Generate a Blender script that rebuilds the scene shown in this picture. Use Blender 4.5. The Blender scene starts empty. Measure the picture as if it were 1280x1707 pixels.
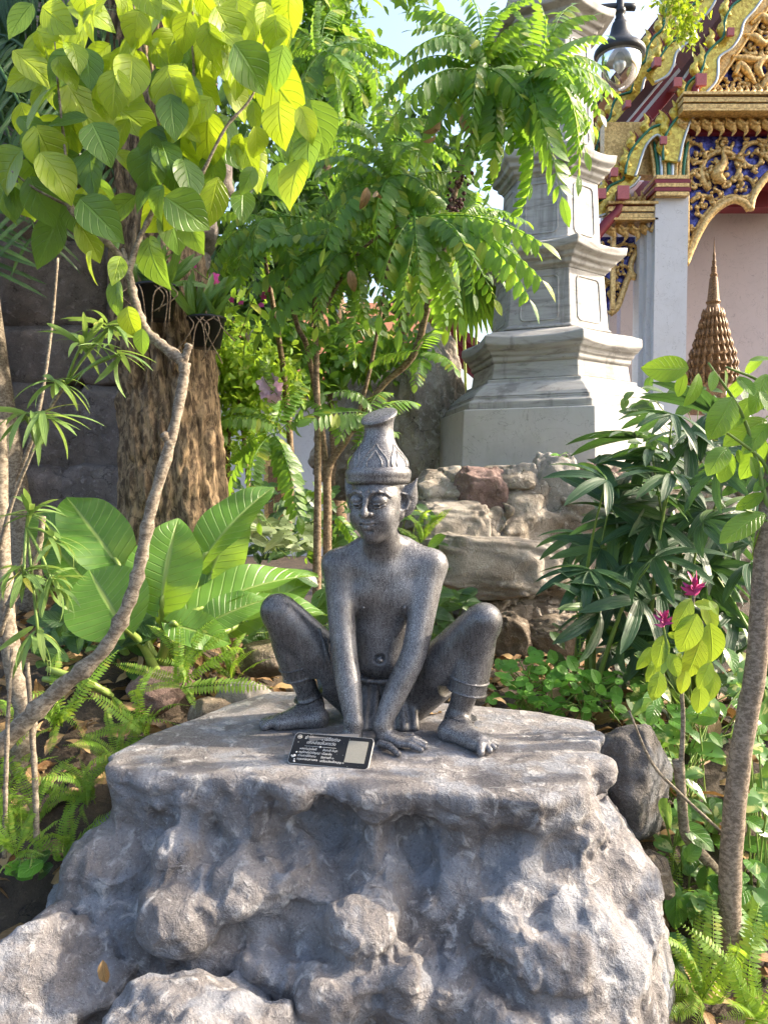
import bpy, math, random
import numpy as np
from mathutils import Vector, Matrix, Quaternion, Euler

# ------------------------------------------------------------------ camera, sky, sun, exposure
SC = bpy.context.scene
COL = SC.collection
CAMZ, FPX, CX, CY, HORIZON = 1.6, 1290.0, 640.0, 853.5, 800.0
PITCH = math.atan((CY - HORIZON) / FPX)
cam_data = bpy.data.cameras.new("camera")
cam_data.sensor_fit = 'VERTICAL'
cam_data.sensor_height = 36.0
cam_data.lens = FPX / 1707.0 * 36.0
cam_data.clip_start = 0.05
cam_data.clip_end = 2000
cam = bpy.data.objects.new("camera", cam_data)
COL.objects.link(cam)
cam.location = (0, 0, CAMZ)
cam.rotation_euler = (math.pi / 2 - PITCH, 0, 0)
SC.camera = cam

SUN_AZ, SUN_EL = math.radians(8), math.radians(32)      # azimuth measured from +X (right) towards +Y (away)
SUN_DIR = Vector((math.cos(SUN_EL) * math.cos(SUN_AZ), math.cos(SUN_EL) * math.sin(SUN_AZ), math.sin(SUN_EL)))
world = bpy.data.worlds.new("World")
SC.world = world
world.use_nodes = True
wn = world.node_tree
for n in list(wn.nodes):
    wn.nodes.remove(n)
sky = wn.nodes.new('ShaderNodeTexSky')
sky.sky_type = 'NISHITA'
sky.sun_disc = False
sky.sun_elevation = SUN_EL
sky.sun_rotation = math.pi / 2 - SUN_AZ
sky.air_density = 1.0
sky.dust_density = 5.0
sky.ozone_density = 1.0
bgn = wn.nodes.new('ShaderNodeBackground')
bgn.inputs['Strength'].default_value = 0.15
wo = wn.nodes.new('ShaderNodeOutputWorld')
wn.links.new(sky.outputs[0], bgn.inputs[0])
wn.links.new(bgn.outputs[0], wo.inputs[0])
sl = bpy.data.lights.new("sun", 'SUN')
sl.energy = 3.0
sl.angle = math.radians(0.6)
sl.color = (1.0, 0.86, 0.68)
sun = bpy.data.objects.new("sun", sl)
COL.objects.link(sun)
sun.location = (6, 1, 6)
sun.rotation_euler = SUN_DIR.to_track_quat('Z', 'Y').to_euler()
vs = SC.view_settings
vs.view_transform = 'Standard'
vs.look = 'None'
vs.exposure = 1.78
vs.gamma = 1.0
vs.use_curve_mapping = False
SC.cycles.max_bounces = 5
SC.cycles.diffuse_bounces = 3
SC.cycles.glossy_bounces = 2
SC.cycles.use_adaptive_sampling = True
SC.cycles.adaptive_threshold = 0.03
SC.cycles.transparent_max_bounces = 8
SC.cycles.use_denoising = True

# ------------------------------------------------------------------ helpers
R = math.radians
_r = Vector((1, 0, 0)); _f = Vector((0, math.cos(PITCH), -math.sin(PITCH))); _u = Vector((0, math.sin(PITCH), math.cos(PITCH)))
TOPZ = 0.85
CAM = Vector((0, 0, CAMZ))
def W(px, py, D):
    """world point that the photograph shows at (px, py), D metres deep"""
    px, py, D = float(px), float(py), float(D)
    return CAM + D * (_f + (px - CX) / FPX * _r - (py - CY) / FPX * _u)
def G(px, py, z):
    """where the sight line through (px, py) meets the level z"""
    d = _f + (px - CX) / FPX * _r - (py - CY) / FPX * _u
    return CAM + d * ((z - CAMZ) / d.z)
def smooth(a, b, t):
    t = np.clip((np.asarray(t, float) - a) / (b - a), 0, 1)
    return t * t * (3 - 2 * t)

_lat = {}
def vnoise(P, scale, seed=0):
    """value noise in -1..1, P (N,3)"""
    if seed not in _lat:
        _lat[seed] = np.random.RandomState(seed + 11).rand(32, 32, 32).astype(np.float32) * 2 - 1
    L = _lat[seed]
    Q = np.asarray(P) * scale + 100.37
    I = np.floor(Q).astype(np.int64)
    F = (Q - I).astype(np.float32)
    F = F * F * (3 - 2 * F)
    I &= 31
    J = (I + 1) & 31
    x0, y0, z0 = I[..., 0], I[..., 1], I[..., 2]
    x1, y1, z1 = J[..., 0], J[..., 1], J[..., 2]
    fx, fy, fz = F[..., 0], F[..., 1], F[..., 2]
    a = L[x0, y0, z0] * (1 - fx) + L[x1, y0, z0] * fx
    b = L[x0, y1, z0] * (1 - fx) + L[x1, y1, z0] * fx
    c = L[x0, y0, z1] * (1 - fx) + L[x1, y0, z1] * fx
    d = L[x0, y1, z1] * (1 - fx) + L[x1, y1, z1] * fx
    return (a * (1 - fy) + b * fy) * (1 - fz) + (c * (1 - fy) + d * fy) * fz
def fbm(P, scale, octv=4, seed=0, gain=0.5):
    o = 0; amp = 1
    for k in range(octv):
        o = o + amp * vnoise(P, scale * 2 ** k, seed + k)
        amp *= gain
    return o

def tag(o, label=None, cat=None, group=None, kind=None):
    if label: o['label'] = label
    if cat: o['category'] = cat
    if group: o['group'] = group
    if kind: o['kind'] = kind
    return o
def link(name, me, mat=None, parent=None, loc=None, rot=None, scale=None):
    o = bpy.data.objects.new(name, me)
    COL.objects.link(o)
    if mat is not None and me is not None and len(me.materials) == 0:
        me.materials.append(mat)
    if parent is not None: o.parent = parent
    if loc is not None: o.location = loc
    if rot is not None:
        if isinstance(rot, Quaternion):
            o.rotation_mode = 'QUATERNION'; o.rotation_quaternion = rot
        else: o.rotation_euler = rot
    if scale is not None: o.scale = scale if hasattr(scale, '__len__') else (scale,) * 3
    return o
def thing(name, label, cat, loc, group=None, kind=None):
    o = bpy.data.objects.new(name, None)
    COL.objects.link(o)
    o.empty_display_size = 0.05
    o.location = loc
    return tag(o, label, cat, group, kind)
def place(o, root, M):
    """o at world matrix M as a child of root (a root that is only translated)"""
    o.parent = root
    o.matrix_local = Matrix.Translation(-Vector(root.location)) @ M
    return o

class Geo:
    """collects vertices, faces, uv and a per-piece random number, for ONE mesh"""
    def __init__(s):
        s.v = []; s.f = []; s.uv = []; s.r = []; s.mi = []; s.n = 0
    def add(s, V, F, uv=None, rnd=None, mi=0):
        V = np.asarray(V, float).reshape(-1, 3)
        s.v.append(V)
        s.f.extend([tuple(int(i) + s.n for i in f) for f in F])
        s.mi.extend([mi] * len(F))
        s.uv.append(np.asarray(uv, float) if uv is not None else np.zeros((len(V), 2)))
        s.r.append(np.full(len(V), random.random() if rnd is None else rnd))
        s.n += len(V)
        return s
    def inst(s, T, mats, rnds=None):
        """many copies of template T=(V,F,uv) by 4x4 matrices"""
        V, F, uv = T
        Vh = np.c_[V, np.ones(len(V))]
        F = [tuple(f) for f in F]
        for k, M in enumerate(mats):
            X = (Vh @ np.array(M).T)[:, :3]
            s.add(X, F, uv, None if rnds is None else rnds[k])
        return s
    def box(s, c, d, rotz=0.0, bev=0.0, rot=None):
        hx, hy, hz = d[0] / 2, d[1] / 2, d[2] / 2
        V = np.array([(x, y, z) for x in (-hx, hx) for y in (-hy, hy) for z in (-hz, hz)])
        if rot is not None: V = V @ np.array(rot).T
        elif rotz:
            cs, sn = math.cos(rotz), math.sin(rotz)
            V = V @ np.array([[cs, -sn, 0], [sn, cs, 0], [0, 0, 1]]).T
        V = V + np.array(c)
        return s.add(V, [(0, 1, 3, 2), (4, 6, 7, 5), (0, 4, 5, 1), (2, 3, 7, 6), (0, 2, 6, 4), (1, 5, 7, 3)])
    def tube(s, pts, rad, n=8, cap=True, rnd=None, wob=0.0):
        P = [Vector(p) for p in pts]
        m = len(P)
        if not hasattr(rad, '__len__'): rad = [rad] * m
        t0 = (P[1] - P[0]).normalized()
        a = t0.orthogonal().normalized()
        V = []; uv = []
        L = 0
        for i in range(m):
            t = (P[min(i + 1, m - 1)] - P[max(i - 1, 0)])
            t = t.normalized() if t.length > 1e-9 else t0
            a = (a - t * a.dot(t))
            a = a.normalized() if a.length > 1e-6 else t.orthogonal().normalized()
            b = t.cross(a)
            if i: L += (P[i] - P[i - 1]).length
            for k in range(n):
                th = 2 * math.pi * k / n
                rr = rad[i] * (1 + wob * math.sin(3 * th + i * 1.7) + wob * random.uniform(-1, 1))
                V.append(P[i] + (a * math.cos(th) + b * math.sin(th)) * rr)
                uv.append((k / n, L))
        F = []
        for i in range(m - 1):
            for k in range(n):
                k2 = (k + 1) % n
                F.append((i * n + k, i * n + k2, (i + 1) * n + k2, (i + 1) * n + k))
        if cap:
            F.append(tuple(range(n))[::-1]); F.append(tuple(range((m - 1) * n, m * n)))
        return s.add([tuple(v) for v in V], F, uv, rnd)
    def lathe(s, prof, n=24, c=(0, 0, 0), cap=True):
        V = []
        for (r, z) in prof:
            for k in range(n):
                th = 2 * math.pi * k / n
                V.append((c[0] + r * math.cos(th), c[1] + r * math.sin(th), c[2] + z))
        F = []
        for i in range(len(prof) - 1):
            for k in range(n):
                k2 = (k + 1) % n
                F.append((i * n + k, i * n + k2, (i + 1) * n + k2, (i + 1) * n + k))
        if cap:
            F.append(tuple(range(n))[::-1]); F.append(tuple(range((len(prof) - 1) * n, len(prof) * n)))
        return s.add(V, F)
    def prism(s, poly, y0, y1, org=(0, 0, 0)):
        """outline poly in (x,z), extruded along y"""
        n = len(poly)
        V = [(org[0] + x, org[1] + y0, org[2] + z) for x, z in poly] + [(org[0] + x, org[1] + y1, org[2] + z) for x, z in poly]
        F = [tuple(range(n)), tuple(range(2 * n - 1, n - 1, -1))]
        for i in range(n):
            j = (i + 1) % n
            F.append((i, i + n, j + n, j))
        return s.add(V, F)
    def mesh(s, name, mat=None, smooth=True, mats=None):
        me = bpy.data.meshes.new(name)
        V = np.concatenate(s.v) if s.v else np.zeros((0, 3))
        me.from_pydata(V.tolist(), [], s.f)
        if s.f:
            li = np.empty(len(me.loops), np.int32); me.loops.foreach_get('vertex_index', li)
            UV = np.concatenate(s.uv)
            ul = me.uv_layers.new(name='UVMap'); ul.data.foreach_set('uv', UV[li].astype(np.float32).ravel())
            at = me.attributes.new('rnd', 'FLOAT', 'POINT'); at.data.foreach_set('value', np.concatenate(s.r).astype(np.float32))
            if smooth: me.polygons.foreach_set('use_smooth', np.ones(len(me.polygons), bool))
        if mats:
            for m in mats: me.materials.append(m)
            me.polygons.foreach_set('material_index', np.array(s.mi, np.int32))
        elif mat is not None: me.materials.append(mat)
        me.update()
        return me
    def obj(s, name, mat=None, parent=None, smooth=True, loc=None, mats=None):
        if parent is not None and loc is None:      # geometry given in world coordinates
            off = np.array(parent.location)
            s.v = [v - off for v in s.v]
        return link(name, s.mesh(name, mat, smooth, mats), None, parent, loc)

def curve_pts(P, n=24):
    """Catmull-Rom through points (tuples of any length)"""
    P = np.array([tuple(p) for p in P], float)
    Q = np.vstack([2 * P[0] - P[1], P, 2 * P[-1] - P[-2]])
    out = []
    m = len(P) - 1
    for k in range(n + 1):
        t = k / n * m
        i = min(int(t), m - 1); t -= i
        a, b, c, d = Q[i], Q[i + 1], Q[i + 2], Q[i + 3]
        out.append(0.5 * ((2 * b) + (-a + c) * t + (2 * a - 5 * b + 4 * c - d) * t * t + (-a + 3 * b - 3 * c + d) * t ** 3))
    return np.array(out)

# ------------------------------------------------------------------ signed-distance modelling (surface nets)
class SDF:
    def __init__(s, lo, hi, h):
        s.lo = np.array(lo, float); s.h = h
        s.n = np.ceil((np.array(hi) - s.lo) / h).astype(int) + 1
        s.val = np.full(s.n, 1.0, np.float32)
    def block(s, lo, hi):
        a = np.clip(np.floor((np.array(lo) - s.lo) / s.h).astype(int), 0, s.n)
        b = np.clip(np.ceil((np.array(hi) - s.lo) / s.h).astype(int) + 1, 0, s.n)
        if np.any(b - a < 1): return None, None
        ax = [(s.lo[i] + s.h * np.arange(a[i], b[i])).astype(np.float32) for i in range(3)]
        return tuple(slice(a[i], b[i]) for i in range(3)), (ax[0][:, None, None], ax[1][None, :, None], ax[2][None, None, :])
    def merge(s, sl, d, k, mode):
        v = s.val[sl]
        if mode == 'add':
            h = np.clip(0.5 + (0.5 / k) * (v - d), 0, 1)
            s.val[sl] = v + h * (d - v - k * (1 - h))
        else:
            h = np.clip(0.5 - (0.5 / k) * (v + d), 0, 1)
            s.val[sl] = v + h * (-d - v + k * (1 - h))
    def apply(s, fn, lo, hi, k=0.01, mode='add', pad=0.006):
        """fn takes stacked points"""
        sl, X = s.block(np.array(lo) - pad - k, np.array(hi) + pad + k)
        if sl is None: return
        P = np.stack(np.broadcast_arrays(*X), -1)
        s.merge(sl, fn(P).astype(np.float32), k, mode)
    @staticmethod
    def _seg(X, a, b, ra, rb):
        ab = b - a; L2 = float(ab @ ab) + 1e-12
        x, y, z = X[0] - np.float32(a[0]), X[1] - np.float32(a[1]), X[2] - np.float32(a[2])
        t = np.clip(x * np.float32(ab[0] / L2) + y * np.float32(ab[1] / L2) + z * np.float32(ab[2] / L2), 0, 1)
        d = (x - t * np.float32(ab[0])) ** 2 + (y - t * np.float32(ab[1])) ** 2 + (z - t * np.float32(ab[2])) ** 2
        return np.sqrt(d) - (np.float32(ra) + np.float32(rb - ra) * t)
    def cone(s, a, b, ra, rb, k=0.01, mode='add'):
        a = np.array(a, float); b = np.array(b, float)
        m = max(ra, rb) + .006 + k
        sl, X = s.block(np.minimum(a, b) - m, np.maximum(a, b) + m)
        if sl is None: return
        s.merge(sl, s._seg(X, a, b, ra, rb), k, mode)
    def chain(s, pts, rad, k=0.01, mode='add'):
        if not hasattr(rad, '__len__'): rad = [rad] * len(pts)
        for i in range(len(pts) - 1):
            s.cone(pts[i], pts[i + 1], rad[i], rad[i + 1], k, mode)
    def limb(s, pts, rad, k=0.02, n=10, mode='add'):
        """one smooth tapered limb through the points"""
        Cv = curve_pts([tuple(p) + (r_,) for p, r_ in zip(pts, rad)], n)
        m = Cv[:, 3].max() + .006 + k
        lo, hi = Cv[:, :3].min(0) - m, Cv[:, :3].max(0) + m
        sl, X = s.block(lo, hi)
        if sl is None: return
        best = np.full((X[0].size, X[1].size, X[2].size), 1.0, np.float32)
        for i in range(len(Cv) - 1):
            a, b = Cv[i], Cv[i + 1]
            s2, X2 = s.block(np.minimum(a, b)[:3] - m, np.maximum(a, b)[:3] + m)
            if s2 is None: continue
            q = tuple(slice(s2[j].start - sl[j].start, s2[j].stop - sl[j].start) for j in range(3))
            best[q] = np.minimum(best[q], s._seg(X2, a[:3], b[:3], a[3], b[3]))
        s.merge(sl, best, k, mode)
    def ell(s, c, r, k=0.01, mode='add', M=None):
        c = np.array(c, float); r = np.array(r, float)
        e = (r if M is None else np.array([max(r)] * 3)) + .006 + k
        sl, X = s.block(c - e, c + e)
        if sl is None: return
        x, y, z = [X[i] - np.float32(c[i]) for i in range(3)]
        if M is not None:
            M = np.array(M, np.float32)
            x, y, z = [x * M[0, i] + y * M[1, i] + z * M[2, i] for i in range(3)]
        ir = (1 / r).astype(np.float32)
        x2, y2, z2 = (x * ir[0]) ** 2, (y * ir[1]) ** 2, (z * ir[2]) ** 2
        k0 = np.sqrt(x2 + y2 + z2); k1 = np.sqrt(x2 * ir[0] ** 2 + y2 * ir[1] ** 2 + z2 * ir[2] ** 2) + np.float32(1e-6)
        s.merge(sl, k0 * (k0 - 1) / k1, k, mode)
    def warp(s, fn, lo=None, hi=None):
        """add fn(P) to the field"""
        sl, X = s.block(s.lo if lo is None else lo, s.lo + s.h * s.n if hi is None else hi)
        v = s.val[sl]; near = np.abs(v) < 0.12
        P = np.stack([np.broadcast_to(x, v.shape)[near] for x in X], -1)
        v[near] += fn(P).astype(np.float32)
    def nets(s):
        v = s.val; nx, ny, nz = v.shape
        ins = v < 0
        cnt = np.zeros((nx - 1, ny - 1, nz - 1), np.int8)
        for i in (0, 1):
            for j in (0, 1):
                for k in (0, 1):
                    cnt += ins[i:nx - 1 + i, j:ny - 1 + j, k:nz - 1 + k]
        act = (cnt > 0) & (cnt < 8)
        idx = np.full(act.shape, -1, np.int32)
        C = np.argwhere(act)
        idx[act] = np.arange(len(C))
        acc = np.zeros((len(C), 3)); num = np.zeros(len(C))
        cor = [(i, j, k) for i in (0, 1) for j in (0, 1) for k in (0, 1)]
        for a in cor:
            for ax in range(3):
                if a[ax]: continue
                b = list(a); b[ax] = 1
                va = v[C[:, 0] + a[0], C[:, 1] + a[1], C[:, 2] + a[2]]
                vb = v[C[:, 0] + b[0], C[:, 1] + b[1], C[:, 2] + b[2]]
                m = (va < 0) != (vb < 0)
                t = np.where(m, va / np.where(m, va - vb, 1), 0)
                p = np.tile(np.array(a, float), (len(C), 1)); p[:, ax] += t
                acc[m] += p[m]; num[m] += 1
        Vt = s.lo + s.h * (C + acc / num[:, None])
        Q = []
        for ax in range(3):
            o1, o2 = [(1, 2), (2, 0), (0, 1)][ax]
            sa = [slice(1, -1)] * 3; sb = [slice(1, -1)] * 3
            sa[ax] = slice(0, -1); sb[ax] = slice(1, None)
            A = ins[tuple(sa)]; B = ins[tuple(sb)]
            E = np.argwhere(A != B)
            if not len(E): continue
            off = np.ones(3, int); off[ax] = 0
            E = E + off
            flip = ins[E[:, 0], E[:, 1], E[:, 2]]
            def cell(d1, d2):
                c = E.copy(); c[:, o1] -= d1; c[:, o2] -= d2
                return idx[c[:, 0], c[:, 1], c[:, 2]]
            q = np.stack([cell(1, 1), cell(0, 1), cell(0, 0), cell(1, 0)], 1)
            q[~flip] = q[~flip][:, ::-1]
            Q.append(q)
        Q = np.concatenate(Q)
        return Vt, Q[(Q >= 0).all(1)]
def np_mesh(name, V, Q, mat=None):
    me = bpy.data.meshes.new(name)
    V = np.asarray(V, np.float32); Q = np.asarray(Q, np.int32); nf = len(Q); w = Q.shape[1]
    me.vertices.add(len(V)); me.vertices.foreach_set('co', V.ravel())
    me.loops.add(nf * w); me.loops.foreach_set('vertex_index', Q.ravel())
    me.polygons.add(nf); me.polygons.foreach_set('loop_start', np.arange(0, nf * w, w, dtype=np.int32))
    me.polygons.foreach_set('use_smooth', np.ones(nf, bool))
    me.update(calc_edges=True); me.validate()
    if mat is not None: me.materials.append(mat)
    return me
def keep(V, Q, mask):
    """faces whose vertices all satisfy the mask, compacted"""
    Q = Q[mask[Q].all(1)]
    u, inv = np.unique(Q, return_inverse=True)
    return V[u], inv.reshape(Q.shape)

# ------------------------------------------------------------------ materials
class NT:
    def __init__(s, name):
        s.m = bpy.data.materials.new(name); s.m.use_nodes = True
        s.t = s.m.node_tree
        for n in list(s.t.nodes): s.t.nodes.remove(n)
        s.out = s.t.nodes.new('ShaderNodeOutputMaterial')
    def n(s, typ, ins=None, **kw):
        nd = s.t.nodes.new('ShaderNode' + typ)
        for k, v in kw.items(): setattr(nd, k, v)
        for k, v in (ins or {}).items(): s.set(nd, k, v)
        return nd
    def set(s, nd, k, v):
        i = nd.inputs[k]
        if isinstance(v, bpy.types.NodeSocket): s.t.links.new(v, i)
        elif isinstance(v, bpy.types.Node): s.t.links.new(v.outputs[0], i)
        elif isinstance(v, (tuple, list)) and i.type == 'RGBA' and len(v) == 3: i.default_value = (*v, 1)
        else: i.default_value = v
    def noise(s, scale, detail=4, rough=0.55, vec=None, dist=0.0):
        nd = s.n('TexNoise', {'Scale': scale, 'Detail': detail, 'Roughness': rough, 'Distortion': dist})
        if vec is not None: s.set(nd, 'Vector', vec)
        return nd.outputs[0]
    def ramp(s, fac, stops, interp='LINEAR'):
        nd = s.n('ValToRGB'); nd.color_ramp.interpolation = interp
        e = nd.color_ramp.elements
        while len(e) < len(stops): e.new(0.5)
        for i, (p, c) in enumerate(stops):
            e[i].position = p; e[i].color = (*c, 1) if len(c) == 3 else c
        s.set(nd, 0, fac); return nd.outputs[0]
    def mask(s, fac, a, b):
        nd = s.n('MapRange', {'From Min': a, 'From Max': b}); nd.interpolation_type = 'SMOOTHSTEP'
        s.set(nd, 0, fac); return nd.outputs[0]
    def mix(s, f, a, b, blend='MIX'):
        nd = s.n('MixRGB', blend_type=blend); s.set(nd, 0, f); s.set(nd, 1, a); s.set(nd, 2, b); return nd.outputs[0]
    def math(s, op, a, b=0.0):
        nd = s.n('Math', operation=op); s.set(nd, 0, a); s.set(nd, 1, b); return nd.outputs[0]
    def bump(s, h, strength=0.5, dist=0.01, normal=None):
        nd = s.n('Bump', {'Strength': strength, 'Distance': dist}); s.set(nd, 'Height', h)
        if normal is not None: s.set(nd, 'Normal', normal)
        return nd.outputs[0]
    def world(s): return s.n('NewGeometry').outputs['Position']
    def objc(s): return s.n('TexCoord').outputs['Object']
    def up(s):
        return s.n('SeparateXYZ', {0: s.n('NewGeometry').outputs['Normal']}).outputs[2]
    def pbr(s, color, rough=0.6, metal=0.0, normal=None, spec=0.5, **kw):
        nd = s.n('BsdfPrincipled', {'Base Color': color, 'Roughness': rough, 'Metallic': metal, 'Specular IOR Level': spec})
        for k, v in kw.items(): s.set(nd, k.replace('_', ' '), v)
        if normal is not None: s.set(nd, 'Normal', normal)
        s.t.links.new(nd.outputs[0], s.out.inputs[0]); return nd

def m_bronze(name='weathered_bronze', k=1.0, sp_amt=1.0):
    t = NT(name); p = t.world()
    sp = t.mask(t.noise(330, 3, 0.7, p), 0.50, 0.66)
    big = t.mask(t.noise(9, 3, 0.6, p), 0.35, 0.7)
    vein = t.mask(t.noise(60, 4, 0.7, t.n('Mapping', {'Vector': p, 'Scale': (2.2, 2.2, 0.5)}).outputs[0]), 0.45, 0.7)
    f = t.math('MULTIPLY', sp, t.math('ADD', 0.45, t.math('MULTIPLY', big, 0.55)))
    f = t.math('MAXIMUM', f, t.math('MULTIPLY', vein, 0.26))
    base = t.mix(big, (0.066 * k, 0.062 * k, 0.063 * k), (0.125 * k, 0.123 * k, 0.130 * k))
    f = t.math('MULTIPLY', f, sp_amt)
    col = t.mix(f, base, (0.42, 0.42, 0.425))
    green = t.mask(t.noise(14, 3, 0.6, p), 0.70, 0.78)
    col = t.mix(t.math('MULTIPLY', green, 0.5), col, (0.16, 0.24, 0.22))
    rough = t.math('ADD', 0.27, t.math('MULTIPLY', f, 0.35))
    nb = t.bump(t.noise(330, 3, 0.7, p), 0.3, 0.002, t.bump(t.noise(30, 3, 0.6, p), 0.12, 0.004))
    t.pbr(col, rough, 0.15, nb, 0.6); return t.m
def m_rock(name, dark, mid, pale, blue=None, bump=0.6, scale=1.0, pale_amt=(0.56, 0.72), crack=.7):
    t = NT(name); p = t.world()
    n1 = t.noise(2.2 * scale, 5, 0.6, p); n2 = t.noise(9 * scale, 6, 0.65, p, 0.6); n3 = t.noise(55 * scale, 5, 0.7, p)
    col = t.mix(t.mask(n1, 0.35, 0.65), dark, mid)
    if blue: col = t.mix(t.math('MULTIPLY', t.mask(t.noise(3.3 * scale, 4, 0.6, t.n('VectorMath', {0: p, 1: (5, 3, 9)}).outputs[0]), 0.47, 0.62), 0.8), col, blue)
    col = t.mix(t.math('MULTIPLY', t.mask(n2, pale_amt[0], pale_amt[1]), 0.75), col, pale)
    col = t.mix(t.math('MULTIPLY', t.mask(n3, 0.56, 0.7), 0.35), col, pale)
    col = t.mix(t.math('MULTIPLY', t.mask(n3, 0.46, 0.34), 0.5), col, tuple(c * 0.45 for c in dark))
    wv = t.n('MixRGB', {0: .12}); t.set(wv, 1, p); t.set(wv, 2, t.n('TexNoise', {'Vector': p, 'Scale': 3.0 * scale, 'Detail': 5.0}).outputs['Color'])
    vo = t.n('TexVoronoi', {'Vector': wv.outputs[0], 'Scale': 5.5 * scale}, feature='DISTANCE_TO_EDGE')
    ck = t.math('MULTIPLY', t.mask(vo.outputs[0], .022, .0), t.mask(t.noise(4 * scale, 3, .6, p), .48, .60))
    col = t.mix(t.math('MULTIPLY', ck, crack), col, tuple(c * .3 for c in dark))
    col = t.mix(t.math('MULTIPLY', t.mask(t.noise(140 * scale, 2, .5, p), .66, .72), .4), col, tuple(min(1, c * 1.5) for c in pale))
    h = t.math('SUBTRACT', t.math('ADD', t.math('MULTIPLY', n2, 1.0), t.math('MULTIPLY', n3, 0.35)), t.math('MULTIPLY', ck, .6 * crack))
    t.pbr(col, 0.75, 0.0, t.bump(h, bump, 0.02), 0.35); return t.m
def m_bark(name, dark, pale, scale=1.0, bump=0.8, ridged=False):
    t = NT(name); p = t.world()
    mp = t.n('Mapping', {'Vector': p, 'Scale': (1, 1, 0.35 if ridged else 1.6)}).outputs[0]
    n1 = t.noise(28 * scale, 6, 0.7, mp, 0.5); n2 = t.noise(7 * scale, 4, 0.6, p)
    f = t.mask(n1, 0.40, 0.60)
    col = t.mix(f, dark, pale)
    col = t.mix(t.math('MULTIPLY', t.mask(n2, 0.5, 0.7), 0.4), col, tuple(c * 0.6 for c in dark))
    t.pbr(col, 0.85, 0.0, t.bump(n1, bump, 0.02 / scale), 0.2); return t.m
def m_leaf(name, c0, c1, trans, gloss=0.35, veins=10.0, tr=0.35, vein_col=None, yellow=None, spots=True, vein_amt=0.5):
    """leaf: u across (-1..1), v along; colour differs from leaf to leaf"""
    t = NT(name)
    oi = t.n('ObjectInfo').outputs['Random']
    at = t.n('Attribute', attribute_name='rnd').outputs['Fac']
    rnd = t.math('FRACT', t.math('ADD', oi, t.math('MULTIPLY', at, 7.31)))
    uv = t.n('SeparateXYZ', {0: t.n('UVMap', uv_map='UVMap').outputs[0]})
    au = t.math('ABSOLUTE', uv.outputs[0])
    w = t.math('FRACT', t.math('SUBTRACT', t.math('MULTIPLY', uv.outputs[1], veins), t.math('MULTIPLY', au, 2.2)))
    lat = t.mask(t.math('ABSOLUTE', t.math('SUBTRACT', w, 0.5)), 0.12, 0.0)
    mid = t.mask(au, 0.09, 0.02)
    vn = t.math('MAXIMUM', t.math('MULTIPLY', lat, 0.45), mid)
    col = t.mix(rnd, c0, c1)
    nz = t.noise(18, 3, 0.6, t.world())
    col = t.mix(t.math('MULTIPLY', t.mask(nz, 0.35, 0.7), 0.3), col, tuple(min(1, c * 1.5) for c in c1))
    if yellow:
        col = t.mix(t.math('MULTIPLY', t.mask(rnd, 0.8, 0.98), 0.85), col, yellow)
    vc = vein_col or tuple(min(1, c * 1.9 + 0.015) for c in c1)
    col = t.mix(t.math('MULTIPLY', vn, vein_amt), col, vc)
    if spots:
        col = t.mix(t.math('MULTIPLY', t.mask(t.noise(90, 2, 0.5, t.world()), 0.70, 0.76), 0.5), col, (0.10, 0.07, 0.02))
    tc = t.mix(rnd, trans, tuple(min(1, c * 1.25) for c in trans))
    tc = t.mix(t.math('MULTIPLY', vn, 0.35), tc, tuple(c * 0.55 for c in trans))
    h = t.math('SUBTRACT', 0.0, t.math('ADD', vn, t.math('MULTIPLY', nz, 0.2)))
    nb = t.bump(h, 0.6, 0.005)
    b = t.n('BsdfPrincipled', {'Base Color': col, 'Roughness': gloss, 'Specular IOR Level': 0.45, 'Normal': nb})
    tl = t.n('BsdfTranslucent', {'Color': tc, 'Normal': nb})
    mx = t.n('MixShader', {0: tr}); t.t.links.new(b.outputs[0], mx.inputs[1]); t.t.links.new(tl.outputs[0], mx.inputs[2])
    t.t.links.new(mx.outputs[0], t.out.inputs[0]); return t.m
def m_plain(name, col, rough=0.6, metal=0.0, var=0.15, scale=8.0, bump=0.15, spec=0.4):
    t = NT(name); p = t.world()
    n = t.noise(scale, 5, 0.65, p)
    c = t.mix(n, tuple(x * (1 - var * 1.5) for x in col), tuple(min(1, x * (1 + var)) for x in col))
    t.pbr(c, rough, metal, t.bump(t.noise(scale * 6, 4, 0.7, p), bump, 0.006), spec); return t.m
MT = {}
MT['bronze'] = m_bronze()
MT['bronze_dark'] = m_bronze('dark_weathered_bronze', .68, .62)
MT['pedestal'] = m_rock('painted_rock', (0.135, 0.124, 0.122), (0.235, 0.22, 0.217), (0.47, 0.46, 0.45), (0.222, 0.236, 0.266), 0.9, 2.4, (0.53, 0.68), .12)

# ------------------------------------------------------------------ ground
MT['soil'] = m_rock('dark_soil', (0.035, 0.026, 0.018), (0.075, 0.055, 0.036), (0.16, 0.12, 0.08), None, 0.8, 3.0)
MT['far_ground'] = m_plain('pale_paving', (0.30, 0.28, 0.25), 0.85)
MT['limestone'] = m_rock('brown_limestone', (0.115, 0.088, 0.062), (0.24, 0.195, 0.145), (0.46, 0.41, 0.34), None, 0.9, 1.8)
MT['grey_rock'] = m_rock('grey_garden_rock', (0.060, 0.054, 0.050), (0.115, 0.104, 0.098), (0.33, 0.31, 0.295), (0.14, 0.148, 0.165), 0.9, 2.2, (0.58, 0.74), .2)
MT['wall_rock'] = m_rock('mauve_wall_rock', (0.17, 0.142, 0.132), (0.28, 0.238, 0.222), (0.40, 0.35, 0.34), None, 1.0, 3.6, (0.54, 0.70), .9)
MT['pale_block'] = m_rock('pale_weathered_block', (0.22, 0.19, 0.155), (0.35, 0.315, 0.27), (0.46, 0.43, 0.39), None, 0.5, 2.2)
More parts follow.
